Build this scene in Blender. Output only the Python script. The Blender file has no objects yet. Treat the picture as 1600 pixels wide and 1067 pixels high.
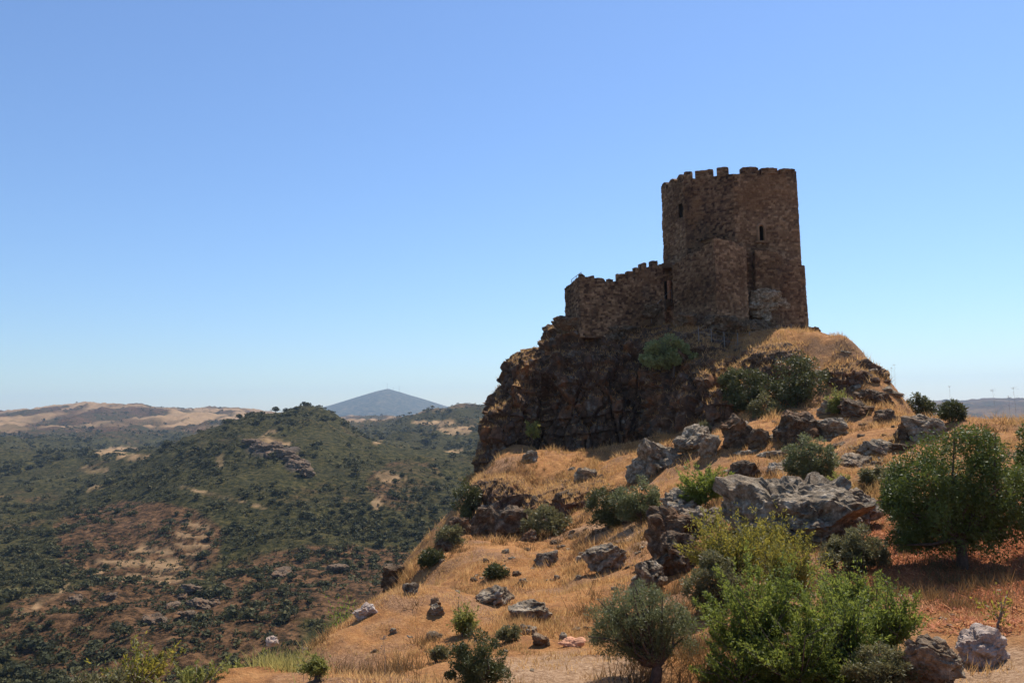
import bpy, math, random
import numpy as np
R_ = math.radians
S = bpy.context.scene
COL = S.collection

# ------------------------------------------------------------------ camera
PITCH, ROLL, FPX = R_(5.0), R_(1.2), 1280.0
Fv = np.array([0, math.cos(PITCH), math.sin(PITCH)])
R0 = np.array([1.0, 0, 0]); U0 = np.cross(R0, Fv)
Rv = R0*math.cos(ROLL) - U0*math.sin(ROLL)
Uv = U0*math.cos(ROLL) + R0*math.sin(ROLL)
cd = bpy.data.cameras.new('camera'); cam = bpy.data.objects.new('camera', cd); COL.objects.link(cam)
cd.sensor_width = 36; cd.lens = 28.8; cd.clip_start = 0.1; cd.clip_end = 40000
from mathutils import Matrix
cam.matrix_world = Matrix(((Rv[0], Uv[0], -Fv[0], 0), (Rv[1], Uv[1], -Fv[1], 0), (Rv[2], Uv[2], -Fv[2], 0), (0, 0, 0, 1)))
S.camera = cam

# ------------------------------------------------------------------ sky, sun, exposure
SUN_AZ, SUN_EL = R_(36), R_(56)            # azimuth clockwise from +Y (the view direction)
W = bpy.data.worlds.new('World'); S.world = W; W.use_nodes = True
nt = W.node_tree; nt.nodes.clear()
sky = nt.nodes.new('ShaderNodeTexSky'); sky.sky_type = 'NISHITA'; sky.sun_disc = False
sky.sun_elevation = SUN_EL; sky.sun_rotation = SUN_AZ
sky.altitude = 3000; sky.air_density = 1.8; sky.dust_density = 2.0; sky.ozone_density = 10
bg = nt.nodes.new('ShaderNodeBackground'); bg.inputs[1].default_value = 0.111
wo = nt.nodes.new('ShaderNodeOutputWorld')
hs = nt.nodes.new('ShaderNodeHueSaturation'); hs.inputs["Hue"].default_value = .503; hs.inputs["Saturation"].default_value = .97
nt.links.new(sky.outputs[0], hs.inputs['Color']); nt.links.new(hs.outputs[0], bg.inputs[0]); nt.links.new(bg.outputs[0], wo.inputs[0])
sl = bpy.data.lights.new('sun', 'SUN'); sl.energy = 5.0; sl.angle = R_(0.53); sl.color = (1.0, 0.93, 0.82)
so = bpy.data.objects.new('sun', sl); COL.objects.link(so)
so.rotation_euler = (R_(90) - SUN_EL, 0, math.pi - SUN_AZ)
so.location = (30, 60, 90)
S.view_settings.view_transform = 'Standard'; S.view_settings.look = 'None'
S.view_settings.exposure = 0.4; S.view_settings.gamma = 1.0; S.view_settings.use_curve_mapping = False
S.cycles.use_denoising = True
S.cycles.max_bounces = 6; S.cycles.diffuse_bounces = 3; S.cycles.volume_bounces = 0
S.cycles.transmission_bounces = 3; S.cycles.transparent_max_bounces = 4

# ------------------------------------------------------------------ numeric helpers
def ray(u, v):
    return Fv + (u-800)/FPX*Rv + (533.5-v)/FPX*Uv
def P(u, v, Y):                       # the point seen at (u, v) of the photograph at forward distance Y
    d = ray(u, v); return d*(Y/d[1])
def Pz(u, v, z):
    d = ray(u, v); return d*(z/d[2])
def proj(p):
    p = np.asarray(p, float); c = p@Fv
    return 800+FPX*(p@Rv)/c, 533.5-FPX*(p@Uv)/c
def h3(ix, iy, iz, s=0):
    M = 0xffffffff
    h = (ix.astype(np.int64)*374761393 + iy.astype(np.int64)*668265263 + iz.astype(np.int64)*2147483647 + s*1274126177) & M
    h = ((h ^ (h >> 13))*1274126177) & M
    h = ((h ^ (h >> 16))*2246822519) & M
    h = h ^ (h >> 15)
    return (h & 0xffffff)/float(0x1000000)
def vnoise(p, s=0):                   # value noise in [-1, 1]
    f = np.floor(p); i = f.astype(np.int64); t = p-f; t = t*t*t*(t*(t*6-15)+10)
    r = 0
    for a in (0, 1):
        for b in (0, 1):
            for c in (0, 1):
                w = (t[:, 0] if a else 1-t[:, 0])*(t[:, 1] if b else 1-t[:, 1])*(t[:, 2] if c else 1-t[:, 2])
                r = r + w*h3(i[:, 0]+a, i[:, 1]+b, i[:, 2]+c, s)
    return r*2-1
def fbm(p, o=4, s=0, g=.5):
    r = 0; a = 1; q = np.array(p, float)
    for k in range(o):
        r = r+a*vnoise(q, s+k); q = q*2.03+17.3; a *= g
    return r
def blocks(p, sc, s=0):               # faceted cell field: random offset and tilt for every cell, plus edge distance
    q = p/np.asarray(sc); f = np.floor(q).astype(np.int64)
    best = np.full(len(q), 9e9); second = best.copy(); off = np.zeros(len(q))
    for a in (-1, 0, 1):
        for b in (-1, 0, 1):
            for c in (-1, 0, 1):
                ix, iy, iz = f[:, 0]+a, f[:, 1]+b, f[:, 2]+c
                cx = ix+h3(ix, iy, iz, s+1); cy = iy+h3(ix, iy, iz, s+2); cz = iz+h3(ix, iy, iz, s+3)
                dx, dy, dz = q[:, 0]-cx, q[:, 1]-cy, q[:, 2]-cz
                d = dx*dx+dy*dy+dz*dz
                o = (h3(ix, iy, iz, s+4)*2-1) + dx*(h3(ix, iy, iz, s+5)*2-1)*.9 + dz*(h3(ix, iy, iz, s+6)*2-1)*.9 + dy*(h3(ix, iy, iz, s+7)*2-1)*.9
                m = d < best
                second = np.where(m, best, np.minimum(second, d))
                off = np.where(m, o, off); best = np.where(m, d, best)
    return off, np.sqrt(second)-np.sqrt(best)
class TPS:
    def __init__(s, X, y, lam=0.0):
        X = np.asarray(X, float); s.m = X.mean(0); s.k = X.std(0).max(); s.X = (X-s.m)/s.k; n = len(X)
        K = s.U(((s.X[:, None]-s.X[None])**2).sum(2)) + lam*np.eye(n)
        Pm = np.c_[np.ones(n), s.X]
        A = np.block([[K, Pm], [Pm.T, np.zeros((3, 3))]])
        s.c = np.linalg.solve(A, np.r_[np.asarray(y, float), 0, 0, 0])
    @staticmethod
    def U(r2): return np.where(r2 > 1e-12, .5*r2*np.log(np.maximum(r2, 1e-12)), 0)
    def __call__(s, Q):
        Q = (np.asarray(Q, float)-s.m)/s.k; out = np.empty(len(Q))
        for i in range(0, len(Q), 60000):
            q = Q[i:i+60000]
            r2 = (q[:, None, 0]-s.X[None, :, 0])**2+(q[:, None, 1]-s.X[None, :, 1])**2
            out[i:i+60000] = s.U(r2)@s.c[:-3]+s.c[-3]+q@s.c[-2:]
        return out

# ------------------------------------------------------------------ object helpers
def mesh(name, V, Fq, mat, smooth=False, tone=None, attrs=None):
    V = np.asarray(V, np.float32); Fq = np.asarray(Fq, np.int32); n = Fq.shape[1]
    me = bpy.data.meshes.new(name)
    me.vertices.add(len(V)); me.vertices.foreach_set('co', V.ravel())
    me.loops.add(Fq.size); me.loops.foreach_set('vertex_index', Fq.ravel())
    me.polygons.add(len(Fq)); me.polygons.foreach_set('loop_start', np.arange(0, Fq.size, n, dtype=np.int32))
    me.polygons.foreach_set('use_smooth', np.full(len(Fq), smooth))
    me.update(calc_edges=True)
    for k, a in ([('tone', tone)] if tone is not None else [])+list((attrs or {}).items()):
        at = me.attributes.new(k, 'FLOAT', 'POINT'); at.data.foreach_set('value', np.asarray(a, np.float32))
    if mat: me.materials.append(mat)
    me.validate()
    return me
def link(name, me, parent=None, loc=None):
    o = bpy.data.objects.new(name, me); COL.objects.link(o)
    if parent: o.parent = parent
    if loc is not None: o.location = loc
    return o
def tag(o, label=None, cat=None, group=None, kind=None):
    for k, v in (('label', label), ('category', cat), ('group', group), ('kind', kind)):
        if v: o[k] = v
    return o
def empty(name, loc, label, cat, group=None):
    o = bpy.data.objects.new(name, None); COL.objects.link(o); o.location = loc; o.empty_display_size = .2
    return tag(o, label, cat, group)
def gridf(nr, nc, closed=False):
    i = np.arange(nr-1)[:, None]; j = np.arange(nc if closed else nc-1)[None]; k = (j+1) % nc
    return np.stack([i*nc+j, i*nc+k, (i+1)*nc+k, (i+1)*nc+j], -1).reshape(-1, 4)
def tube(pts, rad, n=6):
    pts = np.asarray(pts, float); V = []
    for i, p in enumerate(pts):
        t = pts[min(i+1, len(pts)-1)]-pts[max(i-1, 0)]; t = t/(np.linalg.norm(t)+1e-9)
        a = np.cross(t, [.3, 1, .2]); a /= np.linalg.norm(a)+1e-9; b = np.cross(t, a)
        th = np.arange(n)*2*math.pi/n
        V.append(p+rad[i]*(np.cos(th)[:, None]*a+np.sin(th)[:, None]*b))
    return np.concatenate(V), gridf(len(pts), n, True)
def joinm(parts):
    V = []; Fs = []; o = 0
    for v, f in parts:
        V.append(v); Fs.append(np.asarray(f)+o); o += len(v)
    return np.concatenate(V), np.concatenate(Fs)
BOXF = np.array([[0, 3, 2, 1], [4, 5, 6, 7], [0, 1, 5, 4], [1, 2, 6, 5], [2, 3, 7, 6], [3, 0, 4, 7]])
def box(c, sx, sy, sz, rz=0):
    v = np.array([[x, y, z] for z in (-.5, .5) for x, y in ((-.5, -.5), (.5, -.5), (.5, .5), (-.5, .5))])*[sx, sy, sz]
    ca, sa = math.cos(rz), math.sin(rz)
    v = np.c_[v[:, 0]*ca-v[:, 1]*sa, v[:, 0]*sa+v[:, 1]*ca, v[:, 2]]
    return v+np.asarray(c), BOXF

# ------------------------------------------------------------------ materials
class NT:
    def __init__(s, name):
        s.m = bpy.data.materials.new(name); s.m.use_nodes = True; s.t = s.m.node_tree; s.t.nodes.clear()
        s.out = s.n('ShaderNodeOutputMaterial')
    def n(s, t, **kw):
        d = s.t.nodes.new(t)
        for k, v in kw.items(): setattr(d, k, v)
        return d
    def l(s, a, b): s.t.links.new(a, b)
    def coord(s, scale=(1, 1, 1)):
        g = s.n('ShaderNodeNewGeometry'); m = s.n('ShaderNodeMapping'); m.inputs['Scale'].default_value = scale
        s.l(g.outputs['Position'], m.inputs[0]); return m.outputs[0]
    def objcoord(s):
        return s.n('ShaderNodeTexCoord').outputs['Object']
    def noise(s, vec, scale, detail=5, rough=.6):
        n = s.n('ShaderNodeTexNoise'); n.inputs['Scale'].default_value = scale; n.inputs['Detail'].default_value = detail
        n.inputs['Roughness'].default_value = rough; s.l(vec, n.inputs['Vector']); return n.outputs['Fac']
    def ramp(s, fac, stops):
        r = s.n('ShaderNodeValToRGB'); e = r.color_ramp.elements
        while len(e) < len(stops): e.new(.5)
        for el, (p, c) in zip(e, stops): el.position = p; el.color = (*c, 1) if len(c) == 3 else c
        s.l(fac, r.inputs[0]); return r.outputs[0]
    def mix(s, fac, a, b, mode='MIX'):
        x = s.n('ShaderNodeMix', data_type='RGBA', blend_type=mode)
        for i, v in ((0, fac), (6, a), (7, b)):
            if hasattr(v, 'links'): s.l(v, x.inputs[i])
            elif i == 0: x.inputs[0].default_value = v
            else: x.inputs[i].default_value = (*v, 1)
        return x.outputs[2]
    def math(s, op, a, b=0.0):
        x = s.n('ShaderNodeMath', operation=op, use_clamp=False)
        for i, v in ((0, a), (1, b)):
            if hasattr(v, 'links'): s.l(v, x.inputs[i])
            else: x.inputs[i].default_value = v
        return x.outputs[0]
    def attr(s, name='tone'): return s.n('ShaderNodeAttribute', attribute_name=name).outputs['Fac']
    def step(s, fac, a, b):
        x = s.n('ShaderNodeMapRange', interpolation_type='SMOOTHSTEP'); s.l(fac, x.inputs[0]); x.inputs[1].default_value = a; x.inputs[2].default_value = b
        return x.outputs[0]
    def upness(s, a, b):
        g = s.n('ShaderNodeNewGeometry'); x = s.n('ShaderNodeSeparateXYZ'); s.l(g.outputs['Normal'], x.inputs[0]); return s.step(x.outputs[2], a, b)
    def bsdf(s, col, rough=.9, bump=None, dist=.05, strength=.6, spec=.2):
        b = s.n('ShaderNodeBsdfPrincipled'); b.inputs['Roughness'].default_value = rough; b.inputs['Specular IOR Level'].default_value = spec
        if hasattr(col, 'links'): s.l(col, b.inputs['Base Color'])
        else: b.inputs['Base Color'].default_value = (*col, 1)
        if bump is not None:
            k = s.n('ShaderNodeBump'); k.inputs['Distance'].default_value = dist; k.inputs['Strength'].default_value = strength
            s.l(bump, k.inputs['Height']); s.l(k.outputs[0], b.inputs['Normal'])
        return b.outputs[0]
    def done(s, sh): s.l(sh, s.out.inputs[0]); return s.m

def leaf_mat(name, a, b, c, trans=.45, rough=.55):
    k = NT(name); col = k.ramp(k.attr(), [(0, a), (.6, b), (1, c)])
    d = k.bsdf(col, rough, spec=.35); t = k.n('ShaderNodeBsdfTranslucent')
    tc = k.mix(.5, col, tuple(min(1, x*1.6) for x in c)); k.l(tc, t.inputs[0])
    m = k.n('ShaderNodeMixShader'); m.inputs[0].default_value = trans; k.l(d, m.inputs[1]); k.l(t.outputs[0], m.inputs[2])
    return k.done(m.outputs[0])
def rock_mat(name, dark, mid, pale, rust, rustamt=.5, grass=False):
    k = NT(name); v = k.coord()
    n1 = k.noise(v, .55, 6, .65); n2 = k.noise(v, 3.1, 8, .7); n3 = k.noise(v, 14, 6, .7)
    c = k.ramp(n2, [(.3, dark), (.52, mid), (.72, pale)])
    c = k.mix(k.math('MULTIPLY', k.step(n1, .5, .68), rustamt), c, rust)
    li = k.step(k.noise(k.coord((1.3, 1.3, 1.3)), 4.3, 7, .75), .60, .68)
    c = k.mix(k.math('MULTIPLY', li, .55), c, tuple(min(.7, x*1.35) for x in pale))
    c = k.mix(.6, c, k.ramp(n3, [(.3, (.35, .35, .35)), (.65, (1, 1, 1))]), 'MULTIPLY')
    if grass:
        st_ = k.step(k.noise(k.coord((1, 1, .12)), 1.1, 6, .7), .48, .66)
        c = k.mix(k.math('MULTIPLY', st_, .6), c, (.05, .042, .035))
        c = k.mix(k.math('MULTIPLY', k.step(k.noise(v, .9, 6, .7), .56, .66), .55), c, (.30, .27, .22))
        g = k.ramp(k.noise(v, 5, 5), [(.3, (.24, .12, .05)), (.7, (.42, .24, .10))])
        c = k.mix(k.upness(.78, .92), c, g)
    h = k.math('ADD', n2, k.math('MULTIPLY', n3, .5))
    return k.done(k.bsdf(c, .92, h, .16, .9))
def plain(name, col, rough=.7, var=.35, scale=6):
    k = NT(name); n = k.noise(k.coord(), scale, 5)
    lo = tuple(x*(1-var) for x in col); hi = tuple(min(1, x*(1+var)) for x in col)
    return k.done(k.bsdf(k.ramp(n, [(.3, lo), (.7, hi)]), rough, n, .01, .4))
def masonry_mat():
    k = NT('rubble_masonry'); v = k.coord()
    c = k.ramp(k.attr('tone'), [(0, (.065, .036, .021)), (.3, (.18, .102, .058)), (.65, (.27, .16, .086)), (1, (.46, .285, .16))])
    big = k.noise(v, .28, 5, .6)
    c = k.mix(k.step(big, .42, .62), c, k.mix(.8, c, (.55, .50, .45), 'MULTIPLY'))
    c = k.mix(k.math('MULTIPLY', k.step(k.noise(k.coord((1, 1, .25)), .6, 6, .7), .55, .7), .4), c, (.08, .066, .052))
    c = k.mix(k.math('MULTIPLY', k.step(k.noise(v, .19, 3), .52, .64), .4), c, (.30, .15, .065))
    fine = k.noise(v, 9, 7, .7)
    c = k.mix(.7, c, k.ramp(fine, [(.3, (.4, .4, .4)), (.62, (1, 1, 1))]), 'MULTIPLY')
    return k.done(k.bsdf(c, .95, fine, .06, .8))
M = {}
M['masonry'] = masonry_mat()
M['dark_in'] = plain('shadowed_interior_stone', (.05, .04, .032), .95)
M['cliff'] = rock_mat('crag_rock', (.042, .027, .018), (.15, .084, .05), (.28, .175, .105), (.36, .14, .045), .8, True)
M['rock'] = rock_mat('lichen_rock', (.05, .034, .022), (.31, .235, .155), (.74, .61, .45), (.34, .18, .075), .35)
M['rockdark'] = rock_mat('dark_rock', (.035, .023, .014), (.15, .098, .058), (.44, .325, .21), (.30, .13, .045), .55)
M['rockpink'] = rock_mat('pink_rock', (.32, .21, .15), (.62, .47, .37), (.80, .68, .57), (.55, .36, .25), .35)
M['slab'] = plain('reddish_slab', (.55, .27, .15), .85)
M['bark'] = plain('bark', (.09, .065, .048), .9, .5, 14)
M['twig'] = plain('dry_twig', (.24, .19, .15), .9, .4, 14)
M['almond'] = leaf_mat('almond_leaf', (.045, .062, .012), (.085, .115, .02), (.135, .16, .03), .25)
M['almond_lt'] = leaf_mat('young_almond_leaf', (.055, .085, .014), (.11, .155, .024), (.23, .25, .045), .5)
M['yellow'] = leaf_mat('yellowing_leaf', (.06, .075, .016), (.12, .14, .024), (.40, .31, .05), .45)
M['olive'] = leaf_mat('olive_leaf', (.058, .068, .024), (.115, .128, .048), (.22, .23, .10), .3)
M['oak'] = leaf_mat('evergreen_leaf', (.04, .046, .014), (.08, .086, .026), (.13, .13, .042), .2)
M['greygreen'] = leaf_mat('grey_green_leaf', (.07, .068, .026), (.13, .124, .05), (.23, .205, .09), .3)
M['sunlit_tint'] = leaf_mat('sunlit_tint_leaf', (.13, .14, .05), (.24, .25, .09), (.40, .40, .18), .35)  # sunlight on the cliff bush is put into this paler leaf colour
M['broom'] = leaf_mat('broom_stem', (.10, .11, .025), (.19, .20, .045), (.33, .30, .08), .4)
M['dryleaf'] = leaf_mat('dry_brown_leaf', (.12, .06, .03), (.24, .12, .055), (.38, .22, .10), .3)
M['grass'] = leaf_mat('dry_grass_blade', (.14, .075, .026), (.46, .225, .075), (.70, .42, .18), .4, .8)
M['litter'] = leaf_mat('red_leaf_litter', (.17, .048, .018), (.48, .15, .055), (.70, .31, .13), .2, .8)
M['weed'] = leaf_mat('dried_weed', (.07, .045, .022), (.16, .105, .04), (.28, .15, .06), .3, .85)
M['greengrass'] = leaf_mat('green_grass_blade', (.13, .14, .035), (.24, .23, .06), (.42, .34, .12), .45, .8)
M['valleytree'] = leaf_mat('valley_tree_leaf', (.018, .021, .006), (.048, .050, .014), (.13, .11, .038), .15, .9)
M['steel'] = plain('galvanised_post', (.22, .20, .18), .5, .2)
M['board'] = plain('pale_board', (.55, .55, .55), .6, .1)
M['wood'] = plain('weathered_wood', (.26, .19, .13), .8, .4, 20)

# near ground
k = NT('dry_hillside'); v = k.coord()
n1 = k.noise(v, .35, 6, .6); n2 = k.noise(v, 2.2, 7, .7); n3 = k.noise(v, 11, 6, .75)
c = k.ramp(n2, [(.28, (.19, .08, .03)), (.5, (.40, .18, .06)), (.72, (.55, .29, .11))])
c = k.mix(k.step(n1, .46, .62), c, k.ramp(n3, [(.3, (.13, .065, .033)), (.5, (.30, .155, .075)), (.7, (.48, .28, .15))]))
red = k.ramp(n3, [(.3, (.20, .06, .022)), (.55, (.44, .145, .052)), (.75, (.62, .27, .115))])
c = k.mix(k.attr('soil'), c, red)
pale = k.ramp(n3, [(.3, (.24, .13, .065)), (.5, (.40, .24, .13)), (.7, (.58, .39, .24))])
c = k.mix(k.attr('path'), c, pale)
c = k.mix(.55, c, k.ramp(n3, [(.25, (.4, .4, .4)), (.6, (1, 1, 1))]), 'MULTIPLY')
M['hill'] = k.done(k.bsdf(c, .95, k.math('ADD', n2, n3), .12, .8))
# valley land cover
k = NT('valley_scrub'); v = k.coord()
n1 = k.noise(v, .011, 6, .6); n2 = k.noise(v, .07, 7, .7); n3 = k.noise(v, .4, 6, .75)
nb = k.noise(v, .30, 10, .78)
green = k.ramp(nb, [(.40, (.011, .014, .006)), (.5, (.046, .043, .014)), (.62, (.115, .090, .034))])
tan = k.ramp(nb, [(.42, (.018, .015, .007)), (.5, (.095, .050, .023)), (.62, (.22, .118, .055))])
field = k.ramp(n2, [(.3, (.30, .18, .09)), (.7, (.44, .29, .15))])
mm = k.math('ADD', k.math('MULTIPLY', n1, .55), k.math('MULTIPLY', n2, .45))
mm = k.math('ADD', mm, k.math('MULTIPLY', k.attr('dry'), .28))
c = k.mix(k.step(mm, .52, .72), green, tan)
c = k.mix(.55, c, k.ramp(k.noise(v, .035, 6, .7), [(.35, (.45, .45, .45)), (.62, (1, 1, 1))]), 'MULTIPLY')
c = k.mix(k.attr('field'), c, field)
c = k.mix(k.attr('rocky'), c, k.ramp(nb, [(.38, (.03, .026, .022)), (.62, (.15, .11, .08))]))
M['valley'] = k.done(k.bsdf(c, 1.0, k.math('ADD', n3, n2), 1.6, .8, .05))
k = NT('far_mountain'); v = k.coord()
n1 = k.noise(v, .006, 7, .65); n2 = k.noise(v, .03, 6, .7)
c = k.ramp(n2, [(.35, (.015, .022, .01)), (.5, (.06, .06, .03)), (.65, (.17, .13, .07))])
c = k.mix(k.step(n1, .60, .70), c, (.17, .12, .065))
M['mountain'] = k.done(k.bsdf(c, 1.0, n2, 6, .6, .05))

# ------------------------------------------------------------------ near hillside (heightfield)
G = [(330,1062,13.5),(235,1075,11.5),(450,1060,15),(700,1067,14.5),(1000,1067,14.5),(1300,1067,13.5),(1590,1067,12),
 (520,1000,22),(560,965,27),(640,1000,22),(800,1000,21),(950,1000,21),(1150,1000,18),(1400,1000,16),(1590,1000,15),
 (625,905,40),(700,900,37),(800,920,33),(900,930,30),(1000,930,26),(1200,930,22.5),(1400,950,19),(1590,960,17.5),
 (700,848,52),(760,850,47),(850,860,43),(950,850,40),(1000,880,33),(1060,900,28),
 (1400,880,23.5),(1505,880,23),(1595,870,23.5),(1595,800,28.5),(1450,840,25.5),
 (850,816,52.5),(950,775,52),(930,800,48),(760,735,60.5),(850,730,60),(850,710,63),(950,715,60),(980,697,64),(800,694,69),(850,706,68.5),(960,704,67.5),(1000,692,67),(1040,676,66),
 (780,750,59.5),(780,836,55.5),(880,765,57),(890,800,52),
 (1050,720,52),(1100,690,54),(1060,690,58),(1150,720,47),(1130,650,60),(1200,720,45),(1220,760,38),(1100,780,40),(1040,790,42),
 (1120,830,31.5),(1250,830,29),(1300,690,46),(1380,660,49),(1320,640,53),(1400,720,40),(1400,640,51),(1410,800,30.5),(1380,860,26),
 (1150,562,64.5),(1180,546,64.3),(1215,536,64),(1240,533,64),(1275,532,63.5),(1300,530,63),(1318,528.5,62.6),(1327,532,62),(1333,549,61.2),(1300,552,61.8),(1270,562,62),(1345,557,61.2),(1365,573,60.8),
 (1384,592,60.4),(1394,599,60),(1406,616,59),(1415,631,58),(1345,618,58),(1300,606,59),(1250,596,60.6),(1200,612,60.5),(1160,614,61),(1138,612,62),(1385,620,57),
 (1428,657,46),(1500,657,43),(1590,656,42),(1590,720,34.5),(1500,720,34.5),(1440,676,51),(1450,700,56),(1520,690,50),(1500,740,60),(1425,672,62),
 (718,800,58.5),(690,852,53),(650,888,45)]
gx = [P(*g) for g in G]
WP = [(18,72,6.0),(23,72,6.3),(26,70,5.6),(27.5,75,6.0),(26,82,6),(20,85,6),(31.5,74,1.5),(30,68,2.0),(36,76,-2),(42,72,-5),(31,92,-3),(36,62,-3.5),(46,52,-4.5),(48,40,-2.5),(40,45,-1.6),
 (-9,19,-11),(-10,30,-14),(-10.5,42,-15.5),(-9.5,55,-14.5),(-6.6,60,-12.5),(-6.8,67,-11.5),(-7.8,49,-13.6),(-8,38,-12.5),(-9,70,-12.5),(-20,20,-22),(-21,45,-27),(-20,75,-25),(-38,20,-38),(-38,50,-44),(-38,85,-44),
 (-60,10,-60),(-60,60,-64),(-60,110,-64),(-20,110,-50),(10,112,-40),(40,112,-38),(64,100,-38),(64,60,-20),(64,25,-8),(64,0,-6),
 (0,0,-1.65),(0,4,-2.0),(-5,5,-2.9),(6,5,-2.3),(14,5,-2.6),(-12,8,-9),(0,9,-3.3),(-30,0,-22),(-60,-8,-50),(0,-8,-1.2),(20,-8,-1.5),(40,10,-4),
 (0,75,-5),(8,76,-3),(12,73,-2.5),(5,88,-7),(0,97,-14),(14,97,-6)]
XY = np.array([p[:2] for p in gx]+[w[:2] for w in WP]); ZZ = np.array([p[2] for p in gx]+[w[2] for w in WP])
tps = TPS(XY, ZZ, 2e-4)
def ground(xy):
    xy = np.asarray(xy, float).reshape(-1, 2); q = np.c_[xy, np.zeros(len(xy))]
    return tps(xy)+.22*fbm(q/3.2, 4, 11)+.085*fbm(q/.8, 3, 21)
def hit(u, v, y0=6, y1=95):           # where the sight line through (u, v) meets the hillside
    Y = np.arange(y0, y1, .2); d = ray(u, v); p = d[None]*(Y/d[1])[:, None]
    below = p[:, 2] < ground(p[:, :2])
    i = np.argmax(below) if below.any() else len(Y)-1
    return p[i]
def axis(a, b, c, d, fine, coarse):
    f = np.arange(b, c, fine); l = [b]
    s = fine
    while l[-1] > a: s = min(s*1.12, coarse); l.append(l[-1]-s)
    r = [f[-1]]; s = fine
    while r[-1] < d: s = min(s*1.12, coarse); r.append(r[-1]+s)
    return np.r_[np.array(l[1:])[::-1], f, r[1:]]
ax = axis(-62, -9, 30, 66, .19, 2.5); ay = axis(-9, 11, 71, 113, .19, 2.5)
gxx, gyy = np.meshgrid(ax, ay); pts = np.c_[gxx.ravel(), gyy.ravel()]
gz = ground(pts); V = np.c_[pts, gz]
uu, vv = proj(V)
ns = fbm(V/2.5, 3, 5)*14
def ell(u, v, a, b): return ((uu+ns-u)/a)**2+((vv+ns-v)/b)**2
front = V[:, 1] > 5
soil = np.clip(1.6-np.minimum(ell(1525, 870, 160, 74), ell(1570, 815, 110, 40)), 0, 1)*front*(V[:, 1] < 32)
path = np.clip(1.7-np.minimum(ell(1580, 1050, 110, 40), np.minimum(ell(880, 1055, 150, 34), ell(980, 835, 70, 14))), 0, 1)*front*(V[:, 1] < 50)
hill = link('hillside', mesh('hillside', V, gridf(len(ay), len(ax)), M['hill'], True, None, {'soil': soil, 'path': path}))
tag(hill, 'dry grassy hillside below the castle crag', kind='structure')

# ------------------------------------------------------------------ valley and far hills (heightfield)
VP = [(-400,1067,200),(0,1067,200),(200,1067,192),(400,1067,190),(600,1067,190),(800,1067,190),(1200,1067,190),(2000,1067,190),
 (0,1150,140),(400,1150,135),(800,1150,135),(1600,1150,135),(-400,1150,140),(2000,1150,135),
 (0,1000,232),(200,1000,225),(400,1000,230),(600,1000,235),(0,930,292),(150,930,290),(300,940,272),(450,930,280),(600,940,275),
 (-400,860,400),(0,862,400),(130,870,372),(270,880,350),(300,830,400),(450,860,360),(600,860,370),(720,850,380),(900,850,390),
 (0,790,550),(150,800,500),(300,780,470),(450,790,440),(600,800,440),(720,790,450),(900,790,460),
 (-400,740,750),(0,742,750),(100,735,780),(200,750,620),(300,722,570),(400,720,545),(500,730,530),(600,740,520),(720,745,540),(900,745,560),
 (0,706,1050),(100,712,950),(180,727,800),(240,712,730),(300,690,690),(400,682,665),(500,690,640),(600,712,600),(720,716,650),
 (330,671,760),(365,660,790),(400,650,820),(435,646,840),(465,641,850),(495,647,845),(520,656,830),(560,683,780),(620,702,700),
 (250,712,900),(330,703,980),(400,695,1020),(465,690,1050),(530,692,1000),(600,700,900),
 (-400,690,1300),(0,692,1300),(100,700,1220),(200,706,1150),(270,702,1200),(0,672,1900),(150,667,2000),(250,662,2100),(350,656,2200),
 (-400,650,3200),(0,645,3200),(75,637,3050),(150,631,3000),(250,636,3100),(330,639,3150),(400,643,3200),
 (-400,668,4600),(0,664,4600),(200,662,4600),(400,662,4700),
 (480,668,1700),(560,667,1700),(620,662,1800),(500,658,2500),(560,656,2700),(640,656,2600),(640,690,1000),(650,675,1250),
 (700,668,1200),(740,692,950),(690,642,1520),(720,636,1600),(750,640,1560),(800,645,1560),(720,662,2300),(560,660,4600),(720,655,4600),
 (900,700,800),(900,660,1600),(900,660,4600),(1100,700,800),(1100,660,1700),(1100,655,4600),(1300,700,800),(1300,665,1700),(1300,645,4500),
 (1500,720,800),(1500,676,1500),(1500,655,2600),(1430,630,4500),(1500,626,4500),(1600,624,4500),(1600,655,2600),(1600,676,1500),(1600,720,800),
 (2000,720,800),(2000,655,2600),(2000,622,4500),(1500,640,6500),(2000,640,6500),(800,665,6500),(0,668,6500),(-400,668,6500),(400,668,6500),
 (1500,648,9000),(2000,648,9000),(800,668,9000),(0,672,9000),(-400,672,9000)]
vp = np.array([P(*g) for g in VP])
vt = TPS(np.c_[vp[:, 0]/vp[:, 1], np.log(vp[:, 1])*.42], vp[:, 2]/vp[:, 1], 1e-5)
tn = np.tan(np.linspace(R_(-46), R_(46), 570)); Ys = np.exp(np.linspace(math.log(100), math.log(9000), 470))
def valley_z(x, y):
    y = np.asarray(y, float); x = np.asarray(x, float)
    b = vt(np.c_[x/y, np.log(y)*.42])*y
    q = np.c_[x, y, np.zeros(len(x))]
    w = np.clip(y/500, .45, 2.2)
    return b + w*(5.0*fbm(q/90, 4, 31)+1.5*fbm(q/17, 3, 41)) + np.clip(1.6-y/450, 0, 1)*(.9*fbm(q/7, 2, 45)-5*np.abs(fbm(q/60, 3, 47))) - .6*w
TX, TY = np.meshgrid(tn, Ys); X = (TX*TY).ravel(); Y = TY.ravel(); Z = valley_z(X, Y)
V = np.c_[X, Y, Z]; uu, vv = proj(V)
ns = fbm(V/np.maximum(Y, 200)[:, None]*40, 4, 51)
nu, nv = uu+ns*9, vv+ns*4
def e2(u, v, a, b, y0, y1): return np.clip((1.25-((nu-u)/a)**2-((nv-v)/b)**2)*3, 0, 1)*(Y > y0)*(Y < y1)
field = np.zeros(len(V))
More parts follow.
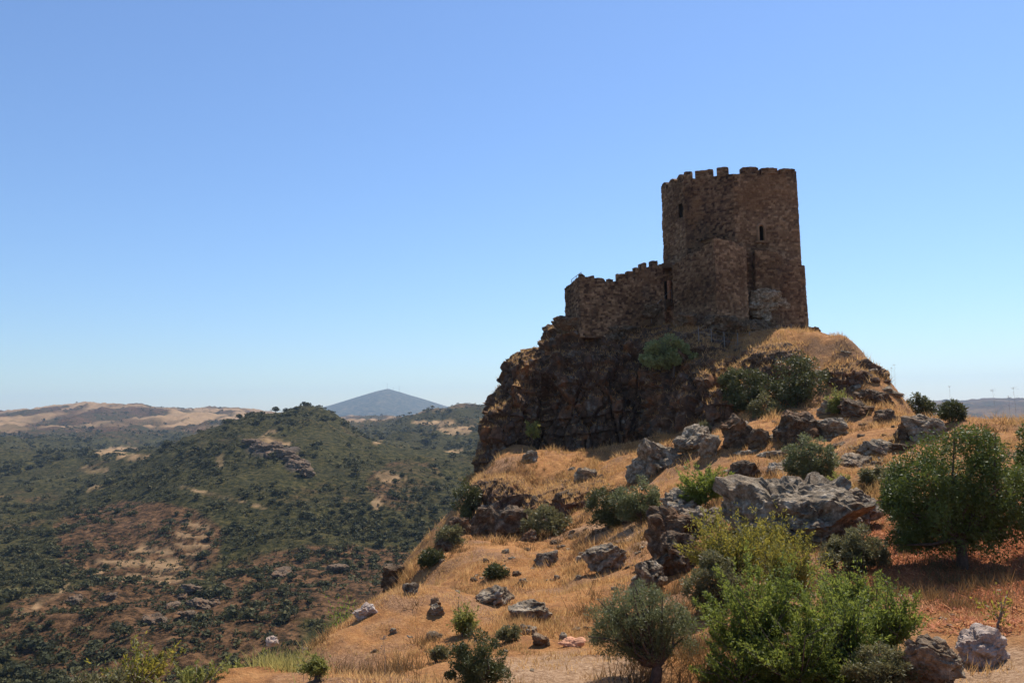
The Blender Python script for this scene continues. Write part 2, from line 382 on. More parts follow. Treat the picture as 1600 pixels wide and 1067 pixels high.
for f in [(428,690,18,5,400,900),(262,880,34,20,280,480),(190,892,34,14,280,460),(305,822,18,14,320,500),
          (180,703,38,5,700,1600),(215,715,25,4,700,1500),(150,735,18,5,500,1200),(150,765,20,3,400,900),(610,745,16,10,400,700),(585,785,10,9,350,600),
          (720,673,28,6,900,1500),(680,660,35,4,1200,1700),(700,704,24,4,700,1300),(345,720,8,9,400,900),(590,690,12,3,600,1000)]:
    field = np.maximum(field, e2(*f)*.85)
def seg(u0, v0, u1, v1, w):
    t = np.clip(((nu-u0)*(u1-u0)+(nv-v0)*(v1-v0))/((u1-u0)**2+(v1-v0)**2), 0, 1)
    d = np.hypot(nu-u0-t*(u1-u0), (nv-v0-t*(v1-v0))*1.4); return np.clip(1.6-d/w, 0, 1)*(Y < 1000)
for s_ in [(285,760,340,775,2.2),(340,775,410,792,2.2),(410,688,430,674,2),(343,725,352,715,3),(585,786,600,772,2.4),(100,905,190,880,2),(30,960,110,915,3)]:
    field = np.maximum(field, seg(*s_)*.8)
far = np.clip((Y-1350)/500, 0, 1); pn, pe = blocks(np.c_[X, Y*.45, np.zeros(len(X))], (210, 210, 900), 61)
left = np.clip((640-uu)/60, 0, 1)
field = np.maximum(field, far*(pn > -.25)*np.clip(pe*14, 0, 1)*np.where(uu < 660, .72, .25)*np.clip(.75+.9*fbm(V/np.array([160, 160, 500]), 3, 68), 0, 1)*(vv < 672+ns*6))
terr = np.clip(e2(250,882,52,28,280,470)+e2(300,835,30,28,300,500)+e2(180,885,40,18,280,470), 0, 1)
step_h = 2.5
zq = Z/step_h; fr = zq-np.floor(zq)
Z = Z+terr*step_h*(np.clip((fr-.72)/.28, 0, 1)-fr)
rb, re_ = blocks(V, (9, 9, 30), 65)
rocky = np.clip(e2(430,705,40,9,480,680)+e2(465,728,22,8,450,660), 0, 1)
Z = Z+rocky*(1.5+1.0*rb)
V[:, 2] = Z
field = np.maximum(field*(1-terr), terr*.62*(fr < .55))
rough_ = np.clip(.55+1.3*fbm(V/np.array([14, 14, 50]), 3, 67), 0, 1)
field = np.where((Y < 1100) & (terr < .3), field*(.25+.65*rough_), field)
dry = np.clip(e2(520,910,180,55,150,420)*.9+e2(230,990,230,75,150,340)*1.0+e2(220,850,130,65,250,560)*.9+e2(640,760,60,40,380,640)*.4, 0, 1)+far*.45
val = link('valley_terrain', mesh('valley_terrain', V, gridf(len(Ys), len(tn)), M['valley'], True, None, {'field': field, 'dry': dry, 'rocky': rocky}))
tag(val, 'scrub covered valley hills with tan fields', kind='structure')
VAL = dict(X=X, Y=Y, Z=Z, u=uu, v=vv, field=field, dry=dry, terr=terr)

# far mountain
pk = P(607, 610, 7800); base_z = P(607, 652, 7800)[2]
a = np.linspace(-1, 1, 150); AX, AY = np.meshgrid(a, a)
prof_u = np.array([440,480,520,560,590,607,625,660,700,740,770]); prof_v = np.array([649,641,632,620,611,607,612,623,636,645,650])
hx = AX*1400; us = 607+hx*FPX/7800
hh = np.interp(us, prof_u, np.array([P(u, v, 7800)[2] for u, v in zip(prof_u, prof_v)]))-base_z
fall = np.clip(1-np.abs(AY)**1.3, 0, 1)
mz = base_z-12+(hh+12)*fall
MV = np.c_[(pk[0]+hx).ravel(), (7800+AY*1350).ravel(), mz.ravel()]
MV[:, 2] += 9*fbm(MV/np.array([330, 330, 1e9]), 5, 71)*1.4*(1-.6*np.clip((mz.ravel()-base_z)/140, 0, 1))
MV[:, 2] -= 8*np.clip(np.maximum(np.abs(AX), np.abs(AY)).ravel()*6-5, 0, 1)*4
tag(link('far_mountain', mesh('far_mountain', MV, gridf(150, 150), M['mountain'], True)), 'hazy blue conical mountain beyond the fields', kind='structure')
for i, (u, hpx, lab) in enumerate([(605, 9, 'tall thin mast standing on the summit of the far mountain'), (614, 5, 'short thin mast beside the summit of the far mountain'), (625, 9, 'tall thin mast just down the shoulder of the far mountain')]):
    px = P(u, 611, 7800)[0]; j = np.argmin((MV[:, 0]-px)**2+(MV[:, 1]-7800)**2); b = MV[j]; hgt = hpx*7800/FPX
    m = empty('radio_mast', b, lab, 'mast')
    link('pole', mesh('pole', *tube([(0, 0, -3), (0, 0, hgt)], [1.3, .7], 6), M['steel']), m)
    link('antenna', mesh('antenna', *box((0, 0, hgt*.8), 4, 2, 5), M['steel']), m); link('antenna', mesh('antenna', *box((0, 0, hgt*.6), 3, 3, 3), M['steel']), m)

# ------------------------------------------------------------------ crag
def resample(a, n):
    a = np.asarray(a, float); t = np.r_[0, np.cumsum(np.linalg.norm(np.diff(a, axis=0), axis=1))]; t /= t[-1]
    return t, np.linspace(0, 1, n)
def cliff(name, st, cap, back, res, amp, drop, sd, mat, inset=1.5):
    T = np.array([P(*s[:3]) for s in st]); B = np.array([P(*s[3:]) for s in st])
    t, q = resample((T+B)/2, int(np.linalg.norm(np.diff((T+B)/2, axis=0), axis=1).sum()/res))
    T = np.stack([np.interp(q, t, T[:, i]) for i in range(3)], 1); B = np.stack([np.interp(q, t, B[:, i]) for i in range(3)], 1)
    capn = np.interp(q, t, cap)
    rows = []
    B2 = B+np.array([0, -.3, -drop])
    rows.append(B2)
    hgt = (T[:, 2]-B[:, 2]).max(); nf = int(hgt*1.15/res)
    for s in np.linspace(0, 1, nf):
        p = B+(T-B)*np.array([1, 0, 0])*s; p = p.copy()
        p[:, 1] = B[:, 1]+(T[:, 1]-B[:, 1])*s**2.0; p[:, 2] = B[:, 2]+(T[:, 2]-B[:, 2])*s**.8
        rows.append(p)
    nc = int(max(cap)/res/1.6)
    for s in np.linspace(0, 1, nc)[1:]:
        p = T.copy(); p[:, 1] += capn*s; p[:, 0] += 0.05*capn*s; p[:, 2] += .35*s; rows.append(p)
    for s in np.linspace(0, 1, 24)[1:]:
        p = rows[nc+nf].copy() if False else T.copy(); p[:, 1] += capn+6*s; p[:, 0] += .05*capn; p[:, 2] += .35-back*s; rows.append(p)
    A = np.array(rows); nr, ncn = A.shape[:2]
    dn = np.gradient(A, axis=0); dc = np.gradient(A, axis=1)
    N = np.cross(dc.reshape(-1, 3), dn.reshape(-1, 3)); N /= np.linalg.norm(N, axis=1)[:, None]+1e-9
    p = A.reshape(-1, 3)
    o1, e1 = blocks(p+.5*np.c_[fbm(p/2.5, 3, sd), fbm(p/2.5, 3, sd+9), fbm(p/2.5, 3, sd+19)], (2.0, 2.0, 4.2), sd)
    o2, e2_ = blocks(p, (.75, .75, 1.1), sd+40)
    lz = p[:, 2]/1.9+.35*fbm(p/3.0, 2, sd+70); saw = lz-np.floor(lz)
    d = amp*(o1*.95-.55*np.exp(-(e1/.06)**2)) + amp*.42*(o2-.45*np.exp(-(e2_/.08)**2)) + amp*.2*fbm(p/.5, 3, sd+60) + amp*.45*(.5-saw)
    flat = np.clip((N[:, 2]-.6)/.3, 0, 1)
    d = d*(1-.72*flat)
    p = p+N*d[:, None]
    return mesh(name, p, gridf(nr, ncn), mat, False), p.reshape(nr, ncn, 3)
CR = [(744,752,69.5,742,766,68),(757,702,71,756,750,68),(764,657,72,764,738,68),(768,640,72.4,770,722,68),(772,612,73,780,708,68.5),(786,603,73.5,790,700,69),(796,566,74,802,697,69),
 (812,551,74.5,830,697,69.2),(846,540,75,850,705,69),(862,506,75.5,880,705,68.6),(884,500,75,910,706,68.4),(940,516,73.5,960,704,68),(1000,513,72.5,1000,692,67.6),
 (1045,508,71.5,1040,681,63.5),(1090,517,69.3,1085,669,60.5),(1122,532,67,1110,660,59.4),(1146,549,65.2,1132,650,59.4),(1168,553,64.6,1156,636,60)]
me, CG = cliff('rock_crag', CR, [4,4,4,5,5,5,6,7,9,11,13,15,16,16,16,16,12,8], 16, .115, .85, 3, 100, M['cliff'])
crag = tag(link('rock_crag', me), 'dark jointed rock crag carrying the castle', kind='structure')
LE = [(738,756,58.5,734,846,56),(775,748,57.8,770,842,55.3),(808,751,57,808,836,54.6),(832,772,56,830,828,53),(880,758,56,880,804,52.2),(935,744,55.6,940,780,52.2),(962,748,55.5,964,770,53)]
me, LG = cliff('rock_ledge', LE, [4, 4, 4, 4, 3, 3, 3], 7, .105, .5, 2, 200, M['cliff'])
tag(link('rock_ledge', me), 'rock ledge below the grassy terrace', kind='structure')
me, LG2 = cliff('rock_face', [(1140,566,63.8,1138,606,62),(1165,547,63.6,1165,606,61.5),(1200,538,63.4,1200,606,61),(1230,535,63.4,1232,604,61),(1248,543,63,1252,590,61.2),(1262,556,62.6,1266,580,61.6)], [2.5]*6, 5, .105, .35, 2, 230, M['cliff'])
tag(link('rock_face', me), 'shaded rock face under the grassy crest by the keep', kind='structure')
me, LG3 = cliff('rock_overhang', [(1292,574,60.6,1290,600,59.6),(1318,561,60.8,1318,611,59),(1345,563,60.8,1347,616,58.8),(1368,578,60.6,1371,615,59),(1383,592,60.4,1386,611,59.4)], [2.2]*5, 5, .105, .5, 2, 260, M['cliff'])
tag(link('rock_overhang', me), 'dark overhanging rock on the shoulder of the crag', kind='structure')

# ------------------------------------------------------------------ masonry
def stones(s, z, sd):
    row = .18; zz = z+.05*np.sin(s*1.7+sd); r = np.floor(zz/row)
    L = .17+.18*h3(r.astype(np.int64), r.astype(np.int64)*0, r.astype(np.int64)*0+sd, 3)
    x = s/L+h3(r.astype(np.int64), r.astype(np.int64)*0+7, r.astype(np.int64)*0+sd, 4)*7
    c = np.floor(x); fx = x-c; fz = zz/row-r
    jit = .3*(h3(c.astype(np.int64), r.astype(np.int64), r.astype(np.int64)*0+sd, 8)-.5)
    edge = np.minimum(np.minimum(fx, 1-fx)*L, np.minimum(np.abs(fz-jit*.3), np.abs(1-fz))*row)
    rnd = h3(c.astype(np.int64), r.astype(np.int64), r.astype(np.int64)*0+sd, 5)
    rel = (rnd-.5)*.09-.07*np.clip(1-edge/.045, 0, 1)
    return rel, rnd
def wall(path, th, zb, zt, closed=False, res=.09, sd=0, holes=(), rag=.05, batter=0, foff=None, inner=None):
    """masonry sheet: up the outer face, over the top, down the inner face. zb / zt: functions of arc length."""
    P2 = np.asarray(path, float); Q = np.r_[P2, P2[:1]] if closed else P2
    sl_ = np.linalg.norm(np.diff(Q, axis=0), axis=1); cs = np.r_[0, np.cumsum(sl_)]; Lt = cs[-1]
    n = max(4, int(Lt/res)); s = np.linspace(0, Lt, n, endpoint=not closed)
    xy = np.stack([np.interp(s, cs, Q[:, i]) for i in (0, 1)], 1)
    k_ = np.clip(np.searchsorted(cs, s, 'right')-1, 0, len(sl_)-1)
    tg = np.diff(Q, axis=0)/sl_[:, None]; tt = tg[k_]; nrm = np.c_[tt[:, 1], -tt[:, 0]]
    if closed:                        # soften normals at the corners
        for _ in range(1): nrm = (np.roll(nrm, 1, 0)+nrm*2+np.roll(nrm, -1, 0))
        nrm /= np.linalg.norm(nrm, axis=1)[:, None]
    b = np.array([zb(a) for a in s]); t = np.array([zt(a) for a in s]) + rag*fbm(np.c_[s*2.2, s*0+sd, s*0], 3, sd)
    nr = max(3, int((t-b).max()/res)); f = np.linspace(0, 1, nr)
    zz = b[None]+(t-b)[None]*f[:, None]
    ss = np.repeat(s[None], nr, 0)
    rel, tone = stones(ss.ravel(), zz.ravel(), sd)
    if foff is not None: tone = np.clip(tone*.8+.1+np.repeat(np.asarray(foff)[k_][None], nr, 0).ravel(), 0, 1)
    p3 = np.c_[np.repeat(xy[None], nr, 0).reshape(-1, 2), zz.ravel()]
    rel = rel*.75+.035*fbm(p3/1.6, 3, sd+3)+.02*fbm(p3/.35, 2, sd+4)
    bt = batter*(t.max()-zz.ravel())
    o = p3.copy(); o[:, :2] += np.repeat(nrm[None], nr, 0).reshape(-1, 2)*(rel+bt)[:, None]
    rows = [o.reshape(nr, n, 3)]; tn_ = [tone.reshape(nr, n)]
    inz = b if inner is None else t-inner
    for fr_, dz in ((.5, 0.02), (1., 0.0)):
        q = np.c_[xy-nrm*th*fr_, t+dz]; q[:, 2] += .04*fbm(q/.4, 2, sd+8); rows.append(q[None]); tn_.append(tone.reshape(nr, n)[-1][None])
    q = np.c_[xy-nrm*th, inz]; rows.append(q[None]); tn_.append(tone.reshape(nr, n)[0][None])
    A = np.concatenate(rows); Tn = np.concatenate(tn_); F_ = gridf(A.shape[0], n, closed)
    if holes:
        fi = F_[:, 0]; fs = np.tile(s, A.shape[0])[fi]+res/2; fz = A.reshape(-1, 3)[fi, 2]; keep = np.ones(len(F_), bool); fr2 = fi < (nr-1)*n
        for (s0, s1, z0, z1, arch) in holes:
            w_ = (s1-s0)/2; top = z1-(w_*(1-np.sqrt(np.clip(1-((fs-(s0+s1)/2)/w_)**2, 0, 1))) if arch else 0)
            keep &= ~(fr2 & (fs > s0) & (fs < s1) & (fz > z0) & (fz < top))
        F_ = F_[keep]
    V_ = A.reshape(-1, 3)
    if not closed:                    # end caps
        R = A.shape[0]; caps = []
        for c in (0, n-1):
            ids = np.arange(R)*n+c
            bot = ids[-1]
            for i in range(nr-1): caps.append([ids[i], ids[i+1], ids[-2] if i == nr-2 else bot, bot])
        F_ = np.r_[F_, np.array([cq for cq in caps if len(set(cq)) == 4], int).reshape(-1, 4)]
        tri = [[ids_[i], ids_[i+1], ids_[-1], ids_[-1]] for ids_ in ()]
    return V_, F_, Tn.ravel(), (cs, tg)
def wall_end(V_, n):  return V_
def flat_end(p_out, d_in, zb, zt, nz=40, nx=10, sd=0):   # a masonry end face between outer point and inner point
    a = np.linspace(0, 1, nx); z = np.linspace(zb, zt, nz); A_, Z_ = np.meshgrid(a, z)
    L = np.linalg.norm(d_in); nrm = np.array([d_in[1], -d_in[0]])/L
    rel, tone = stones((A_*L).ravel(), Z_.ravel(), sd)
    xy = np.asarray(p_out)[None]+A_.ravel()[:, None]*np.asarray(d_in)[None]-nrm[None]*0
    return np.c_[xy+nrm[None]*rel[:, None]*.5, Z_.ravel()], gridf(nz, nx), tone

ZT = P(1144, 272, 72)[2]              # parapet floor height
cB = Pz(1144, 272, ZT)[:2]; cA = Pz(1068, 281, ZT)[:2]; cL = Pz(1033, 298, ZT)[:2]; cC = Pz(1244, 274, ZT)[:2]
cD = cC+np.array([2.2, 6.2]); cE = cD+np.array([-5.0, 4.0])
poly = np.array([cL, cA, cB, cC, cD, cE]); cen = poly.mean(0)
zg = 5.6
sA = np.linalg.norm(cA-cL); sB = sA+np.linalg.norm(cB-cA); sC = sB+np.linalg.norm(cC-cB)
def su(u, v):                         # arc length and height where the sight line meets the tower face
    d = ray(u, v); best = None
    for i in range(3):
        p0, p1 = poly[i], poly[i+1]; e = p1-p0
        k_, t_ = np.linalg.solve(np.array([[d[0], -e[0]], [d[1], -e[1]]]), p0)
        if -.02 <= t_ <= 1.02: best = ((0, sA, sB)[i]+t_*np.linalg.norm(e), d[2]*k_, i)
    return best
tower = empty('castle_tower', (*cen, zg), 'tall many-sided rubble stone castle keep with battered crenellated top', 'castle tower')
def part(name, V_, F_, T_, parent, mat='masonry', label=None):
    o_ = np.array(parent.location) if parent else np.zeros(3)
    o = link(name, mesh(name, V_-o_, F_, M[mat], False, T_), parent)
    if label: o['label'] = label
    return o
a0 = su(1189.5, 376); a1 = su(1184.5, 376); a2 = su(1195, 376)
w0 = su(1064, 318); w1 = su(1061, 340); w2 = su(1067.5, 340)
holes = [(a1[0], a2[0], su(1189, 376)[1], su(1189, 351)[1], True), (w1[0], min(w2[0], sA-.15), su(1063, 341)[1], su(1063, 319)[1], False)]
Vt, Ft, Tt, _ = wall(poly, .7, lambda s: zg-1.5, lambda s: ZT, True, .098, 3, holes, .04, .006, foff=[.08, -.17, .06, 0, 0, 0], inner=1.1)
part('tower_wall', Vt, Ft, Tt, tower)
inn = cen+(poly-cen)*.96
part('roof_terrace', np.c_[np.r_[inn, cen[None]], np.full(7, ZT-.9)], np.array([[i, (i+1) % 6, 6] for i in range(6)]), np.full(7, .4), tower)
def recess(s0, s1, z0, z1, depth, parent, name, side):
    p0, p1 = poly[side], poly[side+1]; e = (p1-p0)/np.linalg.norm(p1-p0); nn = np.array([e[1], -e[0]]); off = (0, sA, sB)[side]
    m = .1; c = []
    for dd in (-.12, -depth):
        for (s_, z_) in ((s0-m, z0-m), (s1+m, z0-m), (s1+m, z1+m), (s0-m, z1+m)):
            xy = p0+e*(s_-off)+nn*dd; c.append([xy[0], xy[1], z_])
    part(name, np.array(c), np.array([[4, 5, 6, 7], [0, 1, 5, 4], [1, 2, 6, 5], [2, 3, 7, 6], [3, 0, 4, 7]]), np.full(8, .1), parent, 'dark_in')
recess(*holes[0][:4], 1.6, tower, 'arched_window', 2)
aw = [o for o in tower.children if o.name.startswith('arched_window')][0]
s0_, s1_, z0_, z1_, _a = holes[0]; e_ = (cC-cB)/np.linalg.norm(cC-cB); n_ = np.array([e_[1], -e_[0]]); w_ = (s1_-s0_)/2
ol = [(s0_, z0_-.1), (s0_, z1_-w_)]+[((s0_+s1_)/2-w_*math.cos(t), z1_-w_+w_*math.sin(t)) for t in np.linspace(.3, math.pi-.3, 7)]+[(s1_, z1_-w_), (s1_, z0_-.1)]
ol = [np.array([*(cB+e_*(a-sB)+n_*.06), z])-np.array(tower.location) for a, z in ol]
link('surround', mesh('surround', *tube(ol, [.13]*len(ol), 4), M['masonry'], False, np.full(4*len(ol), .85)), aw)
link('sill', mesh('sill', *box(np.array([*(cB+e_*((s0_+s1_)/2-sB)+n_*.08), z0_-.12])-np.array(tower.location), (s1_-s0_)+.5, .28, .16, math.atan2(e_[1], e_[0])), M['masonry'], False, np.full(8, .8)), aw)
recess(*holes[1][:4], 1.4, tower, 'slit_window', 0)
# merlons: arc length ranges read off the roofline
def merlon(s0, s1, h, sd, rnd=.12):
    cs = np.r_[0, np.cumsum(np.linalg.norm(np.diff(np.r_[poly, poly[:1]], axis=0), axis=1))]
    ss = np.array([s0, *[c for c in cs if s0+.1 < c < s1-.1], s1]); Q = np.r_[poly, poly[:1]]
    pth = np.stack([np.interp(ss, cs, Q[:, i]) for i in (0, 1)], 1); L = s1-s0
    f = lambda a: ZT+h*(1-rnd*(abs(a/L-.5)*2)**3)
    v_, f_, t_, _ = wall(pth, .6, lambda a: ZT-.12, f, False, .075, sd, (), .05)
    part('merlon', v_, f_, t_, tower)
for i, (u0, u1, vtop) in enumerate([(1068.5, 1081, 268), (1086, 1114, 265), (1120, 1138, 260.5), (1160, 1186, 260.5), (1190, 1215, 262), (1219, 1243, 263.5)]):
    s0 = su(u0, 276)[0]; s1 = su(u1, 276)[0]
    merlon(s0, s1, max(.45, (su((u0+u1)/2, vtop) or (0, ZT+.6))[1]-ZT), 20+i)
for i, (f0, f1) in enumerate([(.02, .24), (.34, .62), (.72, .97)]): merlon(sA*f0, sA*f1, .62, 40+i, .4)
cs = np.r_[0, np.cumsum(np.linalg.norm(np.diff(np.r_[poly, poly[:1]], axis=0), axis=1))]
for e_ in range(3, 6):
    L = cs[e_+1]-cs[e_]
    for i in range(3): merlon(cs[e_]+L*(.08+i*.32), cs[e_]+L*(.27+i*.32), .6, 50+e_*4+i)
# lower bastion hugging the tower, with a ragged broken top
def zpix(v, Y): return P(1100, v, Y)[2]
b0 = P(1051, 440, 73.4)[:2]; b1 = P(1118, 440, 69.3)[:2]; b2 = P(1168, 440, 70.6)[:2]; b3 = b2+np.array([.3, 3.2])
bp = np.array([b0+np.array([.8, 2.5]), b0, b1, b2, b3]); bc = np.r_[0, np.cumsum(np.linalg.norm(np.diff(bp, axis=0), axis=1))]
bz = [P(1049, 412, 73.4)[2]]*2+[P(1118, 374, 69.3)[2], P(1168, 384, 70.6)[2], P(1168, 380, 72)[2]]
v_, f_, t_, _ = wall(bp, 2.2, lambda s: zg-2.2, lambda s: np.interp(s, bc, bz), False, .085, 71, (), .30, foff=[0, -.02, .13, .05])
part('bastion', v_, f_, t_, tower, label='broken lower bastion wall of lighter rubble')
d0 = P(1181, 440, 71.4)[:2]; d1 = P(1214, 440, 70.9)[:2]; d2 = P(1258, 440, 71.5)[:2]; d3 = d2+np.array([2.3, 6.5])
dp = np.array([d0+np.array([.1, 1.5]), d0, d1, d2, d3]); dc_ = np.r_[0, np.cumsum(np.linalg.norm(np.diff(dp, axis=0), axis=1))]
dz = [P(1181, 392, 72)[2], P(1181, 388, 71.4)[2], P(1214, 396, 70.9)[2], P(1258, 415, 71.5)[2], P(1258, 415, 71.5)[2]]
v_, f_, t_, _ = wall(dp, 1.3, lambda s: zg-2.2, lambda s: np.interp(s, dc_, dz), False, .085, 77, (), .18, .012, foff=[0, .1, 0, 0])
part('buttress', v_, f_, t_, tower, label='sloping skirt wall at the foot of the keep')

# curtain wall
c1 = P(907, 470, 71.6)[:2]; c0 = P(882.5, 470, 75.5)[:2]; c2 = P(1036.5, 450, 74.2)[:2]
wp = np.array([c0, c1, c2]); wc = np.r_[0, np.cumsum(np.linalg.norm(np.diff(wp, axis=0), axis=1))]
prof = [(882,450),(890,444),(903,434),(907,432),(930,434),(944,435.5),(946,440.5),(963,439),(978,434.5),(990,429.5),(1000,424),(1010,418),(1018,415.5),(1036,415)]
ps, pz = [], []
for u, v in prof:
    d = ray(u, v); i = 0 if u <= 907 else 1; e = wp[i+1]-wp[i]
    k_, t_ = np.linalg.solve(np.array([[d[0], -e[0]], [d[1], -e[1]]]), wp[i]); ps.append(wc[i]+t_*np.linalg.norm(e)); pz.append(d[2]*k_)
ps = np.array(ps); pz = np.array(pz)
cw = empty('curtain_wall', (*c1, 8), 'low ruined curtain wall with crumbling stepped top beside the keep', 'castle wall')
v_, f_, t_, _ = wall(wp, 1.3, lambda s: P(900, 530, 73)[2], lambda s: np.interp(s, ps, pz), False, .085, 81, (), .05, .01)
part('wall_body', v_, f_, t_, cw)
for i, (u0, u1, vt_) in enumerate([(907.5, 914, 429), (920, 929, 431), (951, 958, 435.5), (966, 978, 428.5), (981, 990, 423.5), (993, 1000, 417.5), (1002, 1011, 411), (1019, 1028.5, 406.5)]):
    d_ = wp[2]-wp[1]; q_ = []
    for u in (u0, u1):
        r_ = ray(u, 430); k_, t_ = np.linalg.solve(np.array([[r_[0], -d_[0]], [r_[1], -d_[1]]]), wp[1]); q_.append((wp[1]+d_*t_, wc[1]+t_*np.linalg.norm(d_), k_))
    zt_ = ray((u0+u1)/2, vt_)[2]*(q_[0][2]+q_[1][2])/2; zb_ = min(np.interp(q_[0][1], ps, pz), np.interp(q_[1][1], ps, pz))-.25
    v_, f_, t_, _ = wall(np.array([q_[0][0], q_[1][0]]), .6, lambda a: zb_, lambda a: zt_, False, .075, 130+i, (), .07)
    part('merlon', v_, f_, t_, cw)
# gate wall set back between curtain wall and bastion
g0 = P(1034, 440, 76.2)[:2]; g1 = P(1054, 440, 75.2)[:2]; gl = np.linalg.norm(g1-g0)
gz0 = P(1042, 468, 75.8)[2]; gz1 = P(1042, 440, 75.8)[2]; gzt = P(1042, 412.5, 75.8)[2]
lz0 = P(1043, 411, 75.8)[2]
gs = lambda u: (u-1034)/20*gl
gw = empty('gate_wall', (*g0, gz0), 'narrow set-back wall holding the castle doorway', 'castle wall')
v_, f_, t_, _ = wall(np.array([g0-(g1-g0)*.25, g1]), .5, lambda s: zg-2.5, lambda s: lz0, False, .07, 91, [(gs(1037.5)+gl*.25, gs(1044.5)+gl*.25, gz0, gz1, False)], .05)
part('wall_body', v_, f_, t_, gw)
e = (g1-g0)/gl; nn = np.array([e[1], -e[0]])
def gpt(u, dd, z): xy = g0+e*gs(u)+nn*dd; return [xy[0], xy[1], z]
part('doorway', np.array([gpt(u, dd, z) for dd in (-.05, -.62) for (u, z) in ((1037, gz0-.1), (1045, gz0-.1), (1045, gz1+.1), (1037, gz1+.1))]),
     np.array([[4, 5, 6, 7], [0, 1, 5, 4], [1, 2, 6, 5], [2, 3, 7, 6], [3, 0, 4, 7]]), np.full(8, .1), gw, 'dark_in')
part('door_jamb', *box(np.array(gpt(1047.8, .25, (gz0+gz1)/2)), .26, .3, gz1-gz0, math.atan2(e[1], e[0])), np.full(8, .8), gw, 'slab')
lz = P(1043, 411, 74.4)[2]
la = np.array([*P(1034, 412, 74.6)[:2]]); lb = np.array([*P(1052.5, 412, 74.2)[:2]])
lv = np.array([[*(q+o_), z] for z in (lz-.45, lz+.02) for q, o_ in ((la, [0, 0]), (lb, [0, 0]), (lb, [.2, 1.1]), (la, [.2, 1.5]))])
part('lintel', lv, BOXF, np.full(8, .35), gw)
nb = link('notice_plate', mesh('notice_plate', *box((0, 0, 0), .22, .03, .42), M['board']), None, gpt(1040.5, -.45, gz0+1.05))
tag(nb, 'small pale notice plate hung inside the dark castle doorway', 'sign')
# stair up to the doorway
st = empty('stone_stair', gpt(1043, 1.5, gz0-1.7), 'steep narrow stair with handrails rising to the castle doorway', 'stairs')
so_ = np.array(st.location); zlow = P(1042, 497, 72.4)[2]; ns_ = 10
for i in range(ns_):
    f = i/(ns_-1); c = np.array(gpt(1043.5, .2+f*3.2, gz0-.05-(gz0-zlow)*f))
    link('step', mesh('step', *box(c-so_-[0, 0, .25], .85, .42, .5, math.atan2(e[1], e[0])), M['masonry'], False, np.full(8, .55)), st)
for s_ in (1036.6, 1050.4):
    a_ = np.array(gpt(s_, .2, gz0+.85)); b_ = np.array(gpt(s_, 3.5, zlow+.85)); pr = [tube([a_-so_, b_-so_], [.025, .025], 5)]
    for f in (0, .33, .66, 1): q = a_+(b_-a_)*f-so_; pr.append(tube([q-[0, 0, 1.2], q], [.022, .022], 5))
    link('handrail', mesh('handrail', *joinm(pr), M['steel']), st)
# handrail on the left end of the curtain wall
hr = empty('wall_handrail', (*c0, pz[0]), 'thin metal handrail climbing the outer end of the curtain wall', 'railing')
h0 = np.array(hr.location); pr = []
a_ = np.array([*(c0+(c1-c0)*.30+[.3, .6]), np.interp(wc[1]*.30, ps, pz)+.0]); b_ = np.array([*(c0+(c1-c0)*.92+[.3, .6]), np.interp(wc[1]*.92, ps, pz)])
for f in (0, .5, 1): q = a_+(b_-a_)*f-h0; link('post', mesh('post', *tube([q-[0, 0, .3], q+[0, 0, .58]], [.03, .03], 5), M['steel']), hr)
link('rail', mesh('rail', *tube([a_-h0+[0, 0, .56], b_-h0+[0, 0, .56]], [.025, .025], 5), M['steel']), hr)
link('rail', mesh('rail', *tube([a_-h0+[0, 0, .3], b_-h0+[0, 0, .3]], [.02, .02], 5), M['steel']), hr)

# ------------------------------------------------------------------ boulders
def ico(sub):
    t = (1+5**.5)/2
    v = [(-1,t,0),(1,t,0),(-1,-t,0),(1,-t,0),(0,-1,t),(0,1,t),(0,-1,-t),(0,1,-t),(t,0,-1),(t,0,1),(-t,0,-1),(-t,0,1)]
    f = [(0,11,5),(0,5,1),(0,1,7),(0,7,10),(0,10,11),(1,5,9),(5,11,4),(11,10,2),(10,7,6),(7,1,8),(3,9,4),(3,4,2),(3,2,6),(3,6,8),(3,8,9),(4,9,5),(2,4,11),(6,2,10),(8,6,7),(9,8,1)]
    v = [np.array(a)/np.linalg.norm(a) for a in v]
    for _ in range(sub):
        c = {}; g = []
        def mid(a, b):
            k_ = (min(a, b), max(a, b))
            if k_ not in c: m = v[a]+v[b]; v.append(m/np.linalg.norm(m)); c[k_] = len(v)-1
            return c[k_]
        for a, b, d in f:
            x, y, z = mid(a, b), mid(b, d), mid(d, a); g += [(a, x, z), (b, y, x), (d, z, y), (x, y, z)]
        f = g
    return np.array(v), np.array(f)
ICO = {s: ico(s) for s in (0, 1, 2, 3, 4, 5)}
def rock(sd, sub, dims, rough=1.0):
    rg = np.random.default_rng(sd); d, f = ICO[sub]
    n = rg.normal(size=(20, 3)); n[:, 2] *= .8; n /= np.linalg.norm(n, axis=1)[:, None]
    n = np.r_[n, [[0, 0, 1], [0, 0, -1]]]; dist = rg.uniform(.62, 1.0, len(n)); dist[-2] = .72
    q = d@n.T; r = np.min(np.where(q > .05, dist/np.maximum(q, .05), 9), 1)
    r = np.minimum(r, 1.25); p = d*r[:, None]*np.asarray(dims)/2
    m = float(np.mean(dims))
    o1, e1 = blocks(p+sd*3.1+.12*m*np.c_[fbm(p/(.3*m), 3, sd+1), fbm(p/(.3*m), 3, sd+2), fbm(p/(.3*m), 3, sd+3)], np.array([.52, .52, .17])*m, sd)
    amt = m*rough*(.055*o1-.02*np.exp(-(e1/.06)**2)+.075*fbm(p/(np.array([.30, .30, .16])*m)+sd, 5, sd, .55))
    return p+d*amt[:, None], f
